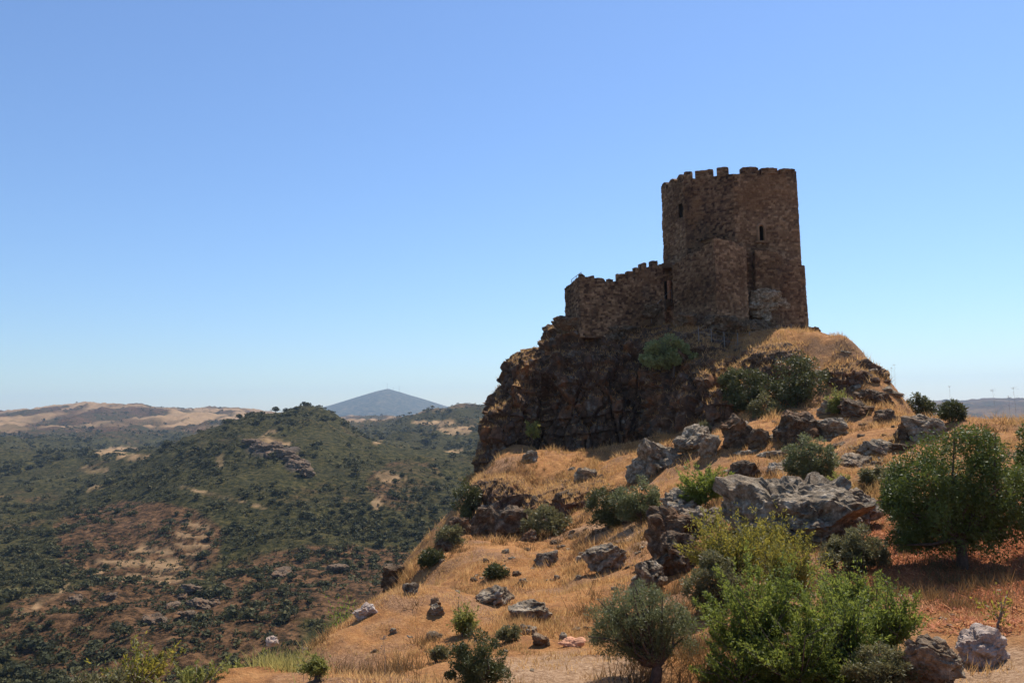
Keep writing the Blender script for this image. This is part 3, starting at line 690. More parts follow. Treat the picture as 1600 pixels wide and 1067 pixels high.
def boulder(u, vb, w, h, label, mat='rock', group=None, sd=0, sub=3, tilt=0, rz=0, dep=.75, Y=None, lift=0, name='boulder'):
    b = hit(u, vb) if Y is None else P(u, vb, Y); sc = b[1]/FPX*1.02
    W_, H_ = w*sc, h*sc; D = max(W_*dep, H_*.6)
    p, f = rock(sd, sub, (W_*1.12, D, H_*1.45))
    ct, st_ = math.cos(tilt), math.sin(tilt)
    p = np.c_[p[:, 0]*ct+p[:, 2]*st_, p[:, 1], -p[:, 0]*st_+p[:, 2]*ct]
    o = link(name, mesh(name, p, f, M[mat], False), None, b+np.array([0, D*.35, H_*.30+lift])); o.rotation_euler = (.22, 0, rz)
    return tag(o, label, 'rock', group)
BIG = [
 (1275,852,215,98,'huge pale-topped grey boulder behind the green almond thicket','rock',5,.0),
 (1346,826,72,66,'squared grey block set against one end of the huge boulder','rock',4,0),
 (1070,815,62,52,'cube shaped pale-topped boulder in front of the bright green bush','rock',4,-.1),
 (1097,838,76,46,'flat smooth pale slab lying beside the cube shaped boulder','rock',4,-.12),
 (1052,868,72,84,'tall dark boulder under the cube shaped boulder','rockdark',4,0),
 (1062,896,72,66,'rounded dark boulder with a tuft of brown grass on top','rockdark',4,0),
 (1018,922,52,48,'broken grey boulder just behind the round olive tree','rock',4,.2),
 (1026,742,72,56,'pointed grey slab where the grassy terrace ends','rock',4,.35),
 (1086,706,64,36,'long leaning slab above the bright green bush','rock',4,-.5),
 (1110,716,32,44,'upright pale rock next to the long leaning slab','rock',3,.1),
 (1157,698,52,54,'dark leaning slab beside the smaller twin bush','rockdark',4,-.6),
 (1190,700,32,32,'small dark block below the large twin bushes','rockdark',3,0),
 (1252,692,82,56,'broad shadowed rock under the large twin bushes','rockdark',4,0),
 (1300,648,30,26,'cracked rock right beneath the larger crag bush','rock',3,.2),
 (1308,682,52,36,'stepped grey rock with lit top edge below the crag bushes','rock',4,0),
 (1345,648,66,26,'long low dark rock in the grass under the overhang','rockdark',4,.28),
 (1378,634,50,24,'jagged rock just below the big overhang','rockdark',4,.2),
 (1389,660,31,23,'rounded dark boulder alone in the upper grass','rockdark',3,0),
 (1417,688,32,36,'dark upright rock at the edge of the almond tree','rockdark',3,.2),
 (1380,714,60,26,'low rock outcrop in dry grass between overhang and almond tree','rock',4,.1),
 (1370,731,84,16,'long thin rock shelf beside the almond tree','rock',4,.04),
 (1230,742,60,18,'long pale rock shelf beside the olive shrub','rock',4,-.2),
 (1170,752,52,34,'dark broken ledge behind the bright green bush','rockdark',4,-.2),
 (1455,684,56,38,'grey boulder between skyline shrubs and almond tree','rock',4,0),
 (1446,664,36,16,'flat grey rock on top of the ridge beside the skyline shrubs','rock',3,.1),
 (1548,1040,78,52,'pale pinkish rock by the sandy path','rockpink',4,-.25),
 (1472,1078,96,72,'craggy grey rock at the edge of the sandy path','rock',5,.3),
 (616,920,42,38,'overhanging block on the outer edge of the slope','rockdark',4,0),
 (640,930,26,20,'grey rounded rock beside the overhanging edge block','rock',3,0),
 (569,966,36,20,'pale wedge shaped rock on the slope rim','rockpink',3,-.2),
 (772,946,56,26,'long tilted brown rock in mid slope','rock',4,-.45),
 (832,970,62,28,'wide flat-topped grey rock in mid slope','rock',4,-.15),
 (956,893,58,44,'rough grey boulder alone on the slope near the dark boulders','rock',4,-.3),
 (783,906,32,30,'dark rock half hidden by a small bush','rockdark',3,-.2),
 (828,722,24,18,'striped grey rock on the grassy terrace','rock',3,-.3),
 (920,758,38,30,'grey block at the lip of the grassy terrace','rock',3,0),
 (893,1011,32,11,'thin reddish stone slab lying on bare ground','slab',3,-.1),
 (422,1008,20,12,'small white rock on the rim above the valley','rockpink',3,0),
]
for i, (u, v, w, h, lab, mt, sub, tl) in enumerate(BIG):
    Yv = {'great dark': 60.5, 'dark rock ': 65.5}.get(lab[:10])
    boulder(u, v, w, h, lab, mt, None, {0: 341, 1: 377}.get(i, 300+i), sub, tl, Y=Yv, dep=1.0 if i == 0 else .8, rz=(i*37 % 11-5)*.05)
SM = [(681,947,18,14),(680,964,26,20),(825,992,36,14),(680,1000,32,9),(820,917,18,14),(855,882,36,20),(830,845,28,18),(912,877,18,10),(905,907,12,10),(846,1012,25,20),(880,1002,16,14),(735,985,10,6),(930,915,12,11),(615,990,12,10),(640,1000,14,7),
      (808,900,14,9),(960,925,14,9),(870,905,10,7),(740,910,12,7),(1000,800,18,12),(895,735,12,6),(1330,730,14,8),(1280,745,16,8),(1415,745,18,10),(760,880,12,8),(790,865,14,8),(690,880,12,7),(915,985,10,7),(1030,1030,14,8),(790,1050,14,6),(585,1020,12,6)]
for i, (u, v, w, h) in enumerate(SM):
    boulder(u, v, w, h, 'small grey stone half sunk in dry grass of the open slope', 'rock' if i % 3 else 'rockdark', 'small stones scattered over the dry slope', 400+i, 2 if w < 20 else 3, (i % 5-2)*.12, name='stone')
SMM = [mesh('stone', *rock(450+i, 2, (1, .9, .65)), M['rock' if i % 3 else 'rockdark'], False) for i in range(6)]
BRM = [mesh('bedded_rock', *rock(470+i, 3, (1, .9, .7)), M['rockdark' if i % 2 else 'rock'], False) for i in range(6)]
rgs = np.random.default_rng(77)
for i in range(150):
    u, v = [(rgs.uniform(600, 1060), rgs.uniform(860, 1055)), (rgs.uniform(1020, 1420), rgs.uniform(640, 760)), (rgs.uniform(780, 1010), rgs.uniform(760, 880)), (rgs.uniform(1400, 1600), rgs.uniform(930, 1060))][[0, 1, 2, 0, 3][i % 5]]
    if v > 1067-.0 or (u < 640 and v < 900): continue
    b = hit(u, v); sz = b[1]/FPX*rgs.uniform(4, 13)
    o = link('stone', SMM[i % 6], None, b+np.array([0, 0, sz*.08])); o.scale = (sz*1.3, sz, sz*rgs.uniform(.6, 1)); o.rotation_euler = (rgs.uniform(-.2, .3), rgs.uniform(-.2, .2), rgs.uniform(0, 6.28))
    tag(o, 'small grey stone half sunk in dry grass of the open slope', 'rock', 'small stones scattered over the dry slope')
for i in range(64):
    u, v, lo, hi_, lab, grp = [(rgs.uniform(1255, 1402), rgs.uniform(540, 640), 8, 24, 'brown rock bedded in the grassy shoulder of the crag', 'rocks bedded in the crag shoulder'),
        (rgs.uniform(745, 1010), rgs.uniform(750, 890), 12, 34, 'grey ledge rock breaking through the grass below the crag', 'ledge rocks below the crag'),
        (rgs.uniform(1000, 1230), rgs.uniform(645, 760), 12, 36, 'grey ledge rock breaking through the grass below the crag', 'ledge rocks below the crag'),
        (rgs.uniform(1290, 1420), rgs.uniform(640, 760), 10, 30, 'weathered rock in grass between crag bushes and broad almond tree', 'rocks between crag and almond tree')][i % 4]
    b = hit(u, v); sz = b[1]/FPX*rgs.uniform(lo, hi_)
    if abs(b[2]-float(ground([b[:2]])[0])) > .6 or b[1] > 72: continue
    o = link('bedded_rock', BRM[i % 6], None, b+np.array([0, sz*.2, sz*.02])); o.scale = (sz*1.5, sz*1.1, sz*rgs.uniform(.6, 1)); o.rotation_euler = (rgs.uniform(0, .35), rgs.uniform(-.3, .15), rgs.uniform(-.5, .5))
    tag(o, lab, 'rock', grp)
for u, v, w, h, lab in [(800,840,64,52,'tall dark block at the foot of the rock ledge'),(848,815,74,40,'wide dark block continuing the rock ledge'),(897,798,62,38,'dark block between ledge and olive shrubs'),(760,842,48,60,'upright dark block beside the tall ledge bush'),(716,836,34,34,'dark rock at the outer foot of the rock ledge'),(690,862,30,20,'low rock where the slope rim meets the ledge')]: boulder(u, v, w, h, lab, 'rockdark', None, int(u), 3)
# bedrock showing at the foot of keep and wall
for i, (u, v, w, h, Yv, lab) in enumerate([(1200,492,56,50,70.6,'grey bedrock knob set into the foot of the keep'),(1018,494,30,22,72.6,'grey bedrock under the end of the curtain wall'),
     (1074,508,34,22,69.6,'bedrock hump beside the castle stair'),(1130,520,70,34,69.0,'pale veined bedrock under the bastion'),(1185,530,50,36,68.8,'dark bedrock notch under the skirt wall'),
     (1268,530,30,24,71,'dark rock at the far corner of the keep'),(960,525,70,26,72.6,'shadowed bedrock below the middle of the curtain wall'),(895,520,50,30,72.4,'brown bedrock below the outer corner of the curtain wall')]):
    boulder(u, v, w, h, lab, 'rockdark' if i != 0 else 'rock', None, 500+i, 4, 0, Y=Yv, dep=.6)

# fence below the keep, small bench
fz = [(1092,532,66.8),(1112,536,66.6),(1132,540,66.5),(1153,542,66.6),(1172,540,67),(1193,536,67.5),(1215,530,68.4),(1237,527,69)]
fb = [P(*f) for f in fz]; fn = empty('wire_fence', fb[0], 'thin wire fence on slender posts below the keep', 'fence'); f0 = np.array(fn.location)
for p in fb: link('post', mesh('post', *tube([p-f0-[0, 0, .9], p-f0+[0, 0, 1.15]], [.035, .03], 5), M['steel']), fn)
for h in (.35, .7, 1.08): link('wire', mesh('wire', *tube([p-f0+[0, 0, h] for p in fb], [.008]*len(fb), 4), M['steel']), fn)
bp_ = P(1241, 528.5, 69.3); gzb = float(ground([bp_[:2]])[0]); bp_[2] = gzb
bn = empty('bench', bp_, 'small weathered bench on the crest in front of the keep', 'bench')
link('seat', mesh('seat', *box((0, 0, .45), 1.3, .35, .07), M['wood']), bn)
for s_ in (-.5, .5): link('leg', mesh('leg', *box((s_, 0, .16), .1, .3, .52), M['wood']), bn)

# ------------------------------------------------------------------ foliage
def shoots(rg, C, fork, n, L, Wd, spread=.16):
    A = fork+(C-fork)*rg.uniform(.25, .6, (len(C), 1))+rg.normal(size=C.shape)*.05; E = C+(C-fork)*rg.uniform(-.1, .34, (len(C), 1))+np.array([0, 0, 1])*rg.uniform(-.04, .14, (len(C), 1))*np.linalg.norm(C-fork, axis=1)[:, None]
    wgt = rg.uniform(.25, 1.3, len(C)); k_ = rg.choice(len(C), n, p=wgt/wgt.sum()); t = rg.uniform(0, 1.0, n)
    sd_ = (E-A)[k_]; ln = np.linalg.norm(sd_, axis=1)[:, None]; g = rg.normal(size=(n, 3))
    p = A[k_]+sd_*t[:, None]+g*spread*ln*(1.15-t[:, None])*.5+np.array([0, 0, -.12])*ln*(t*(1-t))[:, None]
    d = sd_/ln+rg.normal(size=(n, 3))*.75+np.array([0, 0, -.15]); d /= np.linalg.norm(d, axis=1)[:, None]
    s = np.cross(d, rg.normal(size=(n, 3))); s /= np.linalg.norm(s, axis=1)[:, None]+1e-9
    l = (L*rg.uniform(.6, 1.35, n))[:, None]; w = (Wd*rg.uniform(.7, 1.3, n))[:, None]
    V_ = np.stack([p, p+d*l*.5+s*w*.5, p+d*l, p+d*l*.5-s*w*.5], 1).reshape(-1, 3)
    tc = np.clip(rg.uniform(0, 1, len(C))[k_]*.5+rg.uniform(0, 1, n)*.4+t*.12, 0, 1)
    return V_, np.arange(n*4).reshape(-1, 4), np.repeat(tc, 4), A, E
def leaves(rg, C, Rr, n, L, Wd, up=.3, droop=0):
    """n leaf quads spread through clumps with centres C and radii Rr"""
    k_ = rg.integers(0, len(C), n); g = rg.normal(size=(n, 3)); g /= np.linalg.norm(g, axis=1)[:, None]
    p = C[k_]+g*(Rr[k_]*rg.uniform(.25, 1.0, n)**.6)[:, None]
    d = rg.normal(size=(n, 3))+g*.7+np.array([0, 0, up-droop]); d /= np.linalg.norm(d, axis=1)[:, None]
    s = np.cross(d, rg.normal(size=(n, 3))); s /= np.linalg.norm(s, axis=1)[:, None]+1e-9
    l = (L*rg.uniform(.6, 1.3, n))[:, None]; w = (Wd*rg.uniform(.7, 1.3, n))[:, None]
    V_ = np.stack([p, p+d*l*.5+s*w*.5, p+d*l, p+d*l*.5-s*w*.5], 1).reshape(-1, 3)
    tc = rg.uniform(0, 1, len(C))[k_]*.45+rg.uniform(0, 1, n)*.55
    return V_, np.arange(n*4).reshape(-1, 4), np.repeat(tc, 4)
def plant(name, label, cat, base, ells, n, L, Wd, leaf, seed, trunk=.08, bark='bark', clump=.26, nclump=40, up=.3, droop=0, twigs=14, group=None, gap=.45):
    rg = np.random.default_rng(seed); root = empty(name, base, label, cat, group); b0_ = np.asarray(base)
    C = []; Rr = []; tot = sum(e_[3]*e_[4]*e_[5] for e_ in ells)**1
    for (cx, cy, cz, rx, ry, rz) in ells:
        m = max(6, int(nclump*(rx*ry*rz)/tot*1.0)); g = rg.normal(size=(m, 3)); g /= np.linalg.norm(g, axis=1)[:, None]
        r = rg.uniform(.3, 1, m)**gap*rg.uniform(.75, 1.12, m)
        C.append(np.array([cx, cy, cz])+g*r[:, None]*np.array([rx, ry, rz])*.86); Rr.append(clump*(rx*ry*rz)**(1/3)*rg.uniform(.6, 1.35, m))
    C = np.concatenate(C); Rr = np.concatenate(Rr); C[:, 2] = np.maximum(C[:, 2], .12)
    zc = np.mean([e_[2] for e_ in ells]); fork = np.array([rg.normal()*.08, rg.normal()*.08, max(.12, zc*.42)])
    if leaf in ('almond_lt', 'yellow', 'broom'):
        V_, F_, T_, A_, E_ = shoots(rg, C, fork, n, L, Wd, .34 if leaf in ('almond', 'olive') else .26); C = A_+(E_-A_)*.8
    else: V_, F_, T_ = leaves(rg, C, Rr, n, L, Wd, up, droop)
    link('crown', mesh('crown', V_, F_, M[leaf], False, T_), root)
    prt = [tube([(0, 0, -.35), fork*.5+rg.normal(size=3)*trunk*.4, fork], [trunk*1.25, trunk, trunk*.85], 8)]
    for c in C[rg.permutation(len(C))[:twigs]]:
        m = (fork+c)/2+rg.normal(size=3)*.10*np.linalg.norm(c-fork); q = c+(c-fork)*.12
        prt.append(tube([fork, fork+(m-fork)*.5, m, q], [trunk*.55, trunk*.42, trunk*.28, trunk*.07], 5))
    V2, F2 = joinm(prt); link('trunk', mesh('trunk', V2, F2, M[bark], True), root)
    return root
def shrub(name, label, u, v, hw, hh, leaf, seed, n=5000, base=None, Y=None, lpx=None, asp=.4, cat='shrub', **kw):
    """crown centred on pixel (u, v), half sizes in pixels; stands on the hillside at the base pixel"""
    bu, bv = base or (u, v+hh*.95)
    b = hit(bu, bv) if Y is None else P(bu, bv, Y)
    if Y is None: b[2] = float(ground([b[:2]])[0])
    sc = b[1]/FPX*1.02; c = P(u, v, b[1]+(.0))-b; L = (lpx or 5)*sc
    rx, rz = hw*sc*1.15, hh*sc*1.13; ry = (rx+rz)/2*.9
    ells = [(c[0], c[1]+ry*.25, c[2], rx*.80, ry*.8, rz*.82), (c[0]-rx*.38, c[1]+ry*.1, c[2]-rz*.15, rx*.55, ry*.6, rz*.62), (c[0]+rx*.38, c[1]+ry*.2, c[2]-rz*.1, rx*.55, ry*.6, rz*.66)]
    if cat != 'tree': ells.append((c[0]*.7, c[1]+ry*.2, c[2]*.45, rx*.85, ry*.8, max(.2, c[2]*.5)))
    return plant(name, label, cat, b, ells, n, L, L*asp, leaf, seed, **kw)
shrub('almond_tree', 'broad dense almond tree shading the red soil', 1510, 766, 122, 124, 'almond', 1, 54000, base=(1503,886), lpx=6.0, asp=.34, cat='tree', trunk=.14, nclump=210, clump=.19, twigs=50, droop=.35)
shrub('almond_tree', 'second almond tree half out of view behind the broad one', 1650, 742, 64, 90, 'almond', 2, 18000, base=(1652,866), lpx=4.8, asp=.36, cat='tree', trunk=.12, nclump=60, clump=.22, twigs=20, droop=.3)
shrub('olive_tree', 'small round olive tree with short trunk on bare ground', 1003, 978, 86, 76, 'olive', 3, 24000, base=(1022,1082), lpx=5.6, asp=.2, cat='tree', trunk=.10, nclump=170, clump=.2, twigs=40)
for i, (u, v, hw, hh, n, lf, lab, by) in enumerate([
   (1185, 945, 92, 92, 11000, 'almond_lt', 'bright green almond sapling thicket next to the olive tree', 1060),
   (1300, 968, 95, 85, 10000, 'almond_lt', 'spreading light green almond sapling in front of the grey-green bush', 1062),
   (1395, 960, 58, 62, 6000, 'almond_lt', 'light green almond sapling reaching over the tree shadow', 1040),
   (1140, 850, 72, 62, 7000, 'yellow', 'yellowing shrub in front of the flat pale slab', 930),
   (1235, 880, 60, 62, 5000, 'yellow', 'loose yellow-green shrub against the huge boulder', 950),
   (1160, 1040, 75, 50, 6000, 'almond_lt', 'low green sapling at the foot of the almond thicket', 1085),
   (1245, 1015, 80, 62, 6000, 'almond_lt', 'green sapling filling the middle of the almond thicket', 1085),
   (1115, 905, 48, 50, 4000, 'greygreen', 'dull twiggy shrub under the yellowing shrub', 965),
   (1330, 920, 55, 42, 3500, 'almond_lt', 'short green sapling right under the mounded grey-green bush', 970),
   (1205, 835, 50, 40, 2600, 'yellow', 'small yellow-green shrub leaning on the front of the huge boulder', 905),
   (1320, 1045, 70, 45, 4500, 'almond_lt', 'low bright sapling between thicket and scrubby shrub', 1088),
   (1390, 1045, 70, 42, 5000, 'greygreen', 'low scrubby shrub beside the craggy grey rock', 1085)]):
    shrub('almond_sapling' if lf == 'almond_lt' else 'wild_shrub', lab, u, v, hw, hh, lf, 10+i, int(n*1.8), base=(u, by), lpx=6.2 if lf != 'yellow' else 5.5, asp=.3, trunk=.03, nclump=105, clump=.19, twigs=60, gap=.6, droop=.1)
for i, (u, v, hw, hh, n, lf, lab) in enumerate([
   (1000, 780, 42, 42, 5000, 'olive', 'silvery olive shrub below the pointed grey slab'),
   (950, 788, 36, 42, 4500, 'oak', 'darker green shrub touching the silvery olive shrub'),
   (1100, 757, 45, 42, 6000, 'almond_lt', 'bright green bush behind the cube shaped boulder'),
   (1270, 716, 54, 38, 6500, 'olive', 'silvery olive shrub above the huge boulder'),
   (1312, 757, 26, 20, 2200, 'broom', 'small ochre bush on top of the huge boulder'),
   (1368, 742, 30, 16, 2200, 'greygreen', 'low green bush under the thin rock shelf'),
   (1342, 856, 60, 46, 7500, 'greygreen', 'mounded grey-green bush beneath the squared block'),
   (855, 812, 42, 26, 3500, 'greygreen', 'low sprawling shrub under the rock ledge'),
   (1440, 634, 27, 21, 2500, 'oak', 'larger dark shrub on the grassy skyline ridge'),
   (1490, 641, 23, 19, 2000, 'oak', 'smaller dark shrub on the grassy skyline ridge'),
   (745, 1032, 52, 55, 6000, 'oak', 'dark shrub with brown twigs low on the slope'),
   (725, 968, 24, 30, 1800, 'broom', 'feathery yellow broom on the open slope'),
   (488, 1042, 24, 28, 1800, 'broom', 'small round yellow-green bush near the slope rim'),
   (532, 962, 26, 15, 1600, 'almond_lt', 'flat green bush clinging to the slope rim'),
   (775, 893, 20, 16, 1200, 'oak', 'tiny dark bush sheltering against a rock'),
   (795, 990, 22, 15, 1200, 'greygreen', 'low grey-green bush beside the dark shrub'),
   (685, 1022, 18, 14, 900, 'greygreen', 'small grey-green tuft near the dark shrub'),
   (1100, 668, 12, 12, 700, 'greygreen', 'tiny tuft bush on top of the leaning slab'),
   (1075, 862, 34, 18, 1800, 'dryleaf', 'dry brown tuft on the rounded dark boulder'),
   (1310, 625, 20, 24, 1500, 'broom', 'yellow-green bush at the edge of the twin bushes'),
   (1400, 752, 24, 26, 1800, 'greygreen', 'grey-green bush tucked under the edge of the broad almond tree'),
   (702, 836, 24, 22, 1800, 'greygreen', 'scrubby bush on the outer bank below the tall ledge bush'),
   (672, 872, 24, 14, 1300, 'oak', 'low dark bush on the outer slope rim'),
   (1425, 825, 28, 24, 1800, 'olive', 'silvery low bush beside the red soil')]):
    shrub('wild_shrub', lab, u, v, hw, hh, lf, 40+i, int(n*1.6), lpx=4.6 if v < 850 else 5.2, asp=.32, trunk=.04, nclump=90, clump=.2, twigs=16)
shrub('crag_bush', 'smaller of the twin dark bushes on the crag shoulder', 1163, 606, 42, 46, 'oak', 80, 8000, base=(1165,652), Y=59.5, lpx=4.6, trunk=.12, nclump=60)
shrub('crag_bush', 'larger of the twin dark bushes on the crag shoulder', 1247, 602, 58, 60, 'oak', 81, 13000, base=(1245,662), Y=58.5, lpx=4.6, trunk=.14, nclump=80)
shrub('crag_bush', 'low bush filling the gap below the twin dark bushes', 1200, 640, 32, 28, 'greygreen', 82, 4000, base=(1200,668), Y=57.5, lpx=4.6, trunk=.08)
shrub('crag_bush', 'bush on the shaded cliff with a sunlit look put into its pale leaves', 1040, 550, 44, 34, 'sunlit_tint', 83, 7000, base=(1052,582), Y=65.6, lpx=5, asp=.6, trunk=.1)
shrub('crag_bush', 'tall bush standing at the outer end of the rock ledge', 735, 782, 28, 44, 'oak', 84, 5000, base=(735,826), Y=57.2, lpx=4.6, trunk=.1)
shrub('crag_bush', 'small yellow-green bush at the foot of the cliff', 832, 668, 13, 16, 'broom', 85, 1200, base=(832,686), Y=65, lpx=4, trunk=.05)
# near left corner: thin twiggy shrubs
for i, (u, v, hw, hh, Yv, lf, n, lab) in enumerate([(215,1035,70,42,13,'yellow',2600,'sparse twiggy shrub with small green leaves above the valley'),(300,1062,60,24,11.5,'broom',5000,'soft green broom clump at the near slope rim'),(400,1055,60,26,13,'broom',5000,'second broom clump where the rim grass turns golden'),
     (150,1065,50,25,12.5,'greygreen',1500,'grey leafless-looking bush at the near slope rim')]):
    shrub('wild_shrub', lab, u, v, hw, hh, lf, 90+i, n, base=(u, 1120), Y=Yv, lpx=7, asp=.35, trunk=.03, bark='twig', twigs=40, nclump=50, gap=.8)
shrub('almond_sapling', 'bare young sapling with few yellow leaves in the tree shadow', 1556, 945, 30, 36, 'yellow', 99, 160, base=(1557,985), lpx=7, trunk=.025, bark='twig', twigs=9, nclump=14)

# dry flower stalks
for i, (u, v, hpx, lab) in enumerate([(1399,602,32,'tall dry flower stalk rising from the crag shoulder'),(1393,597,22,'thin dry stalk beside the tallest one on the crag shoulder'),(1557,660,50,'dry umbel stalk nearest the skyline shrubs'),(1578,662,42,'thin bent dry stalk on the grassy ridge'),
      (1588,662,56,'tallest dry stalk on the grassy ridge'),(1484,640,36,'dry stalk sticking out of the smaller skyline shrub'),(1378,585,12,'short dry stalk over the dark overhang'),(600,1060,60,'thin dry weed stalk on the lower slope'),(472,1066,50,'thin dry weed stalk by the round yellow-green bush')]):
    b = hit(u, v); sc = b[1]/FPX; h = hpx*sc; rg = np.random.default_rng(700+i); root = empty('dry_stalk', b, lab, 'dry plant')
    tp = np.array([rg.normal()*.06*h, 0, h]); r = max(.004, .11*sc)
    link('stem', mesh('stem', *tube([(0, 0, -.2), tp*.5+[.02, 0, 0], tp], [r, r*.8, r*.5], 5), M['twig']), root)
    prt = []
    for j in range(16):
        a_ = tp*(1-.06*rg.uniform()); d = np.array([rg.normal(), rg.normal(), rg.uniform(.4, 1.2)])*.045*h; prt.append(tube([a_, a_+d], [r*.4, r*.3], 4)); prt.append(box(a_+d, r*2.2, r*2.2, r*2))
    for j in range(3):
        a_ = tp*rg.uniform(.55, .85); d = np.array([rg.normal()*.5, rg.normal()*.5, .8])*.12*h; prt.append(tube([a_, a_+d], [r*.4, r*.3], 4)); prt.append(box(a_+d, r*3, r*3, r*3))
    link('flower_head', mesh('flower_head', *joinm(prt), M['twig']), root)

# ------------------------------------------------------------------ dry grass (uncountable)
rg = np.random.default_rng(5)
def blades(p, hgt, wid, rg, lean=.45):
    n = len(p); a = rg.uniform(0, 2*math.pi, n); d = np.c_[np.cos(a), np.sin(a), np.zeros(n)]
    l = rg.normal(size=(n, 2))*lean*hgt[:, None]; tip = p+np.c_[l, hgt]
    V_ = np.stack([p-d*wid[:, None]/2, p+d*wid[:, None]/2, tip], 1).reshape(-1, 3)
    return V_, np.arange(n*3).reshape(-1, 3)
n = 900000
yy = np.exp(rg.uniform(math.log(9), math.log(76), n)); xx = yy*rg.uniform(-.42, .72, n)
keepn = rg.uniform(0, 1, n) < np.clip(yy/35, .25, 1)
q = np.c_[xx, yy, np.zeros(n)]
dens = .30+.85*fbm(q/1.6, 3, 801)+.6*fbm(q/7, 2, 811)
m = (dens > rg.uniform(-.1, 1.0, n)) & (xx > -9.5) & keepn
xx, yy, q = xx[m], yy[m], q[m]; zz = ground(np.c_[xx, yy]); p = np.c_[xx, yy, zz]
gu, gv = proj(p)
soilm = (((gu-1525)/175)**2+((gv-872)/86)**2 < 1.1) & (yy < 32); pathm = ((((gu-1580)/110)**2+((gv-1050)/38)**2 < 1) | (((gu-880)/150)**2+((gv-1055)/34)**2 < 1)) & (yy < 40)
vis = (gu > -60) & (gu < 1680) & (gv < 1140)
m = vis & ~(soilm & (rg.uniform(0, 1, len(gu)) < .96)) & ~(pathm & (rg.uniform(0, 1, len(gu)) < .6))
p = p[m]; gu, gv = gu[m], gv[m]; k_ = rg.permutation(len(p))[:400000]; p = p[k_]; gu, gv = gu[k_], gv[k_]
hgt = (.06+.20*np.clip(.4+1.2*fbm(p/1.1, 3, 821), 0, 1.6))*rg.uniform(.5, 1.3, len(p))*np.clip(p[:, 1]/30, .75, 1.7)
wid = .010+.00055*p[:, 1]
grn = (gu < 480+60*fbm(p/1.5, 2, 831)) & (p[:, 1] < 24)
for nm, msk, mt, lab in (('dry_grass', ~grn, 'grass', 'golden dry grass covering the hillside'), ('green_grass', grn, 'greengrass', 'yellow-green grass on the near slope rim')):
    pp = p[msk]; V_, F_ = blades(pp-[0, 0, .02], hgt[msk]*(1.0 if nm == 'dry_grass' else 1.5), wid[msk], rg)
    tn_ = np.clip(.56+.40*fbm(pp/1.1, 3, 841)-.5*np.clip(fbm(pp/4.0, 3, 851)-.15, 0, 1)+rg.normal(size=len(pp))*.2, 0, 1)
    tag(link(nm, mesh(nm, V_, F_, M[mt], False, np.repeat(tn_, 3))), lab, 'grass', None, 'stuff')
nl = 60000; lx = rg.uniform(5, 22, nl); ly = rg.uniform(15, 31, nl); lp = np.c_[lx, ly, ground(np.c_[lx, ly])+.015]; lu, lv_ = proj(lp)
lm = (((lu-1535)/190)**2+((lv_-880)/105)**2 < 1.2) & (fbm(lp/1.2, 3, 861) > -.45+rg.uniform(-.3, .3, nl)) & (lu > 1340); lp = lp[lm]
V_, F_ = blades(lp, rg.uniform(.01, .10, len(lp)), rg.uniform(.015, .05, len(lp)), rg, 1.0); V_[2::3, :2] += rg.normal(size=(len(lp), 2))*.11
tag(link('leaf_litter', mesh('leaf_litter', V_, F_, M['litter'], False, np.repeat(rg.uniform(0, 1, len(lp)), 3))), 'reddish dead leaf litter strewn under the almond tree', 'leaf litter', None, 'stuff')
# brown dried weeds in loose clumps
nw = 3600; wy = np.exp(rg.uniform(math.log(14), math.log(62), nw)); wx = wy*rg.uniform(-.25, .6, nw); wq = np.c_[wx, wy, np.zeros(nw)]
wk = (fbm(wq/4, 3, 871) > -.05) & (wx > -6); wx, wy = wx[wk], wy[wk]; rr = rg.uniform(.5, 1.3, len(wx))
cx = np.repeat(np.c_[wx, wy], 22, 0)+rg.normal(size=(len(wx)*22, 2))*.16*np.repeat(rr, 22)[:, None]; cp = np.c_[cx, ground(cx)-.02]
V_, F_ = blades(cp, rg.uniform(.12, .5, len(cp))*np.repeat(rr, 22), .012+.0005*cp[:, 1], rg, .5)
tag(link('dry_weeds', mesh('dry_weeds', V_, F_, M['weed'], False, np.repeat(np.clip(np.repeat(rg.uniform(0, 1, len(wx)), 22)*.7+rg.uniform(0, .3, len(cp)), 0, 1), 3))), 'brown and olive dried weeds among the hillside grass', 'weeds', None, 'stuff')
# grass on the flat ledges of the crag
q = []
for Gd in (CG, LG, LG2, LG3):
    A = Gd; dn = np.gradient(A, axis=0); dc = np.gradient(A, axis=1); N = np.cross(dc.reshape(-1, 3), dn.reshape(-1, 3)); N /= np.linalg.norm(N, axis=1)[:, None]+1e-9
    f = A.reshape(-1, 3); f = f[(N[:, 2] > .72) & (f[:, 1] < 76.5)]; q.append(np.repeat(f, 2, 0))
q = np.concatenate(q); q = q[rg.permutation(len(q))[:26000]]; q = q+rg.normal(size=q.shape)*[.06, .06, .0]
V_, F_ = blades(q, rg.uniform(.1, .38, len(q)), np.full(len(q), .045), rg)
tag(link('ledge_grass', mesh('ledge_grass', V_, F_, M['grass'], False, np.repeat(rg.uniform(0, 1, len(q)), 3))), 'dry grass on the ledges of the crag', 'grass', None, 'stuff')

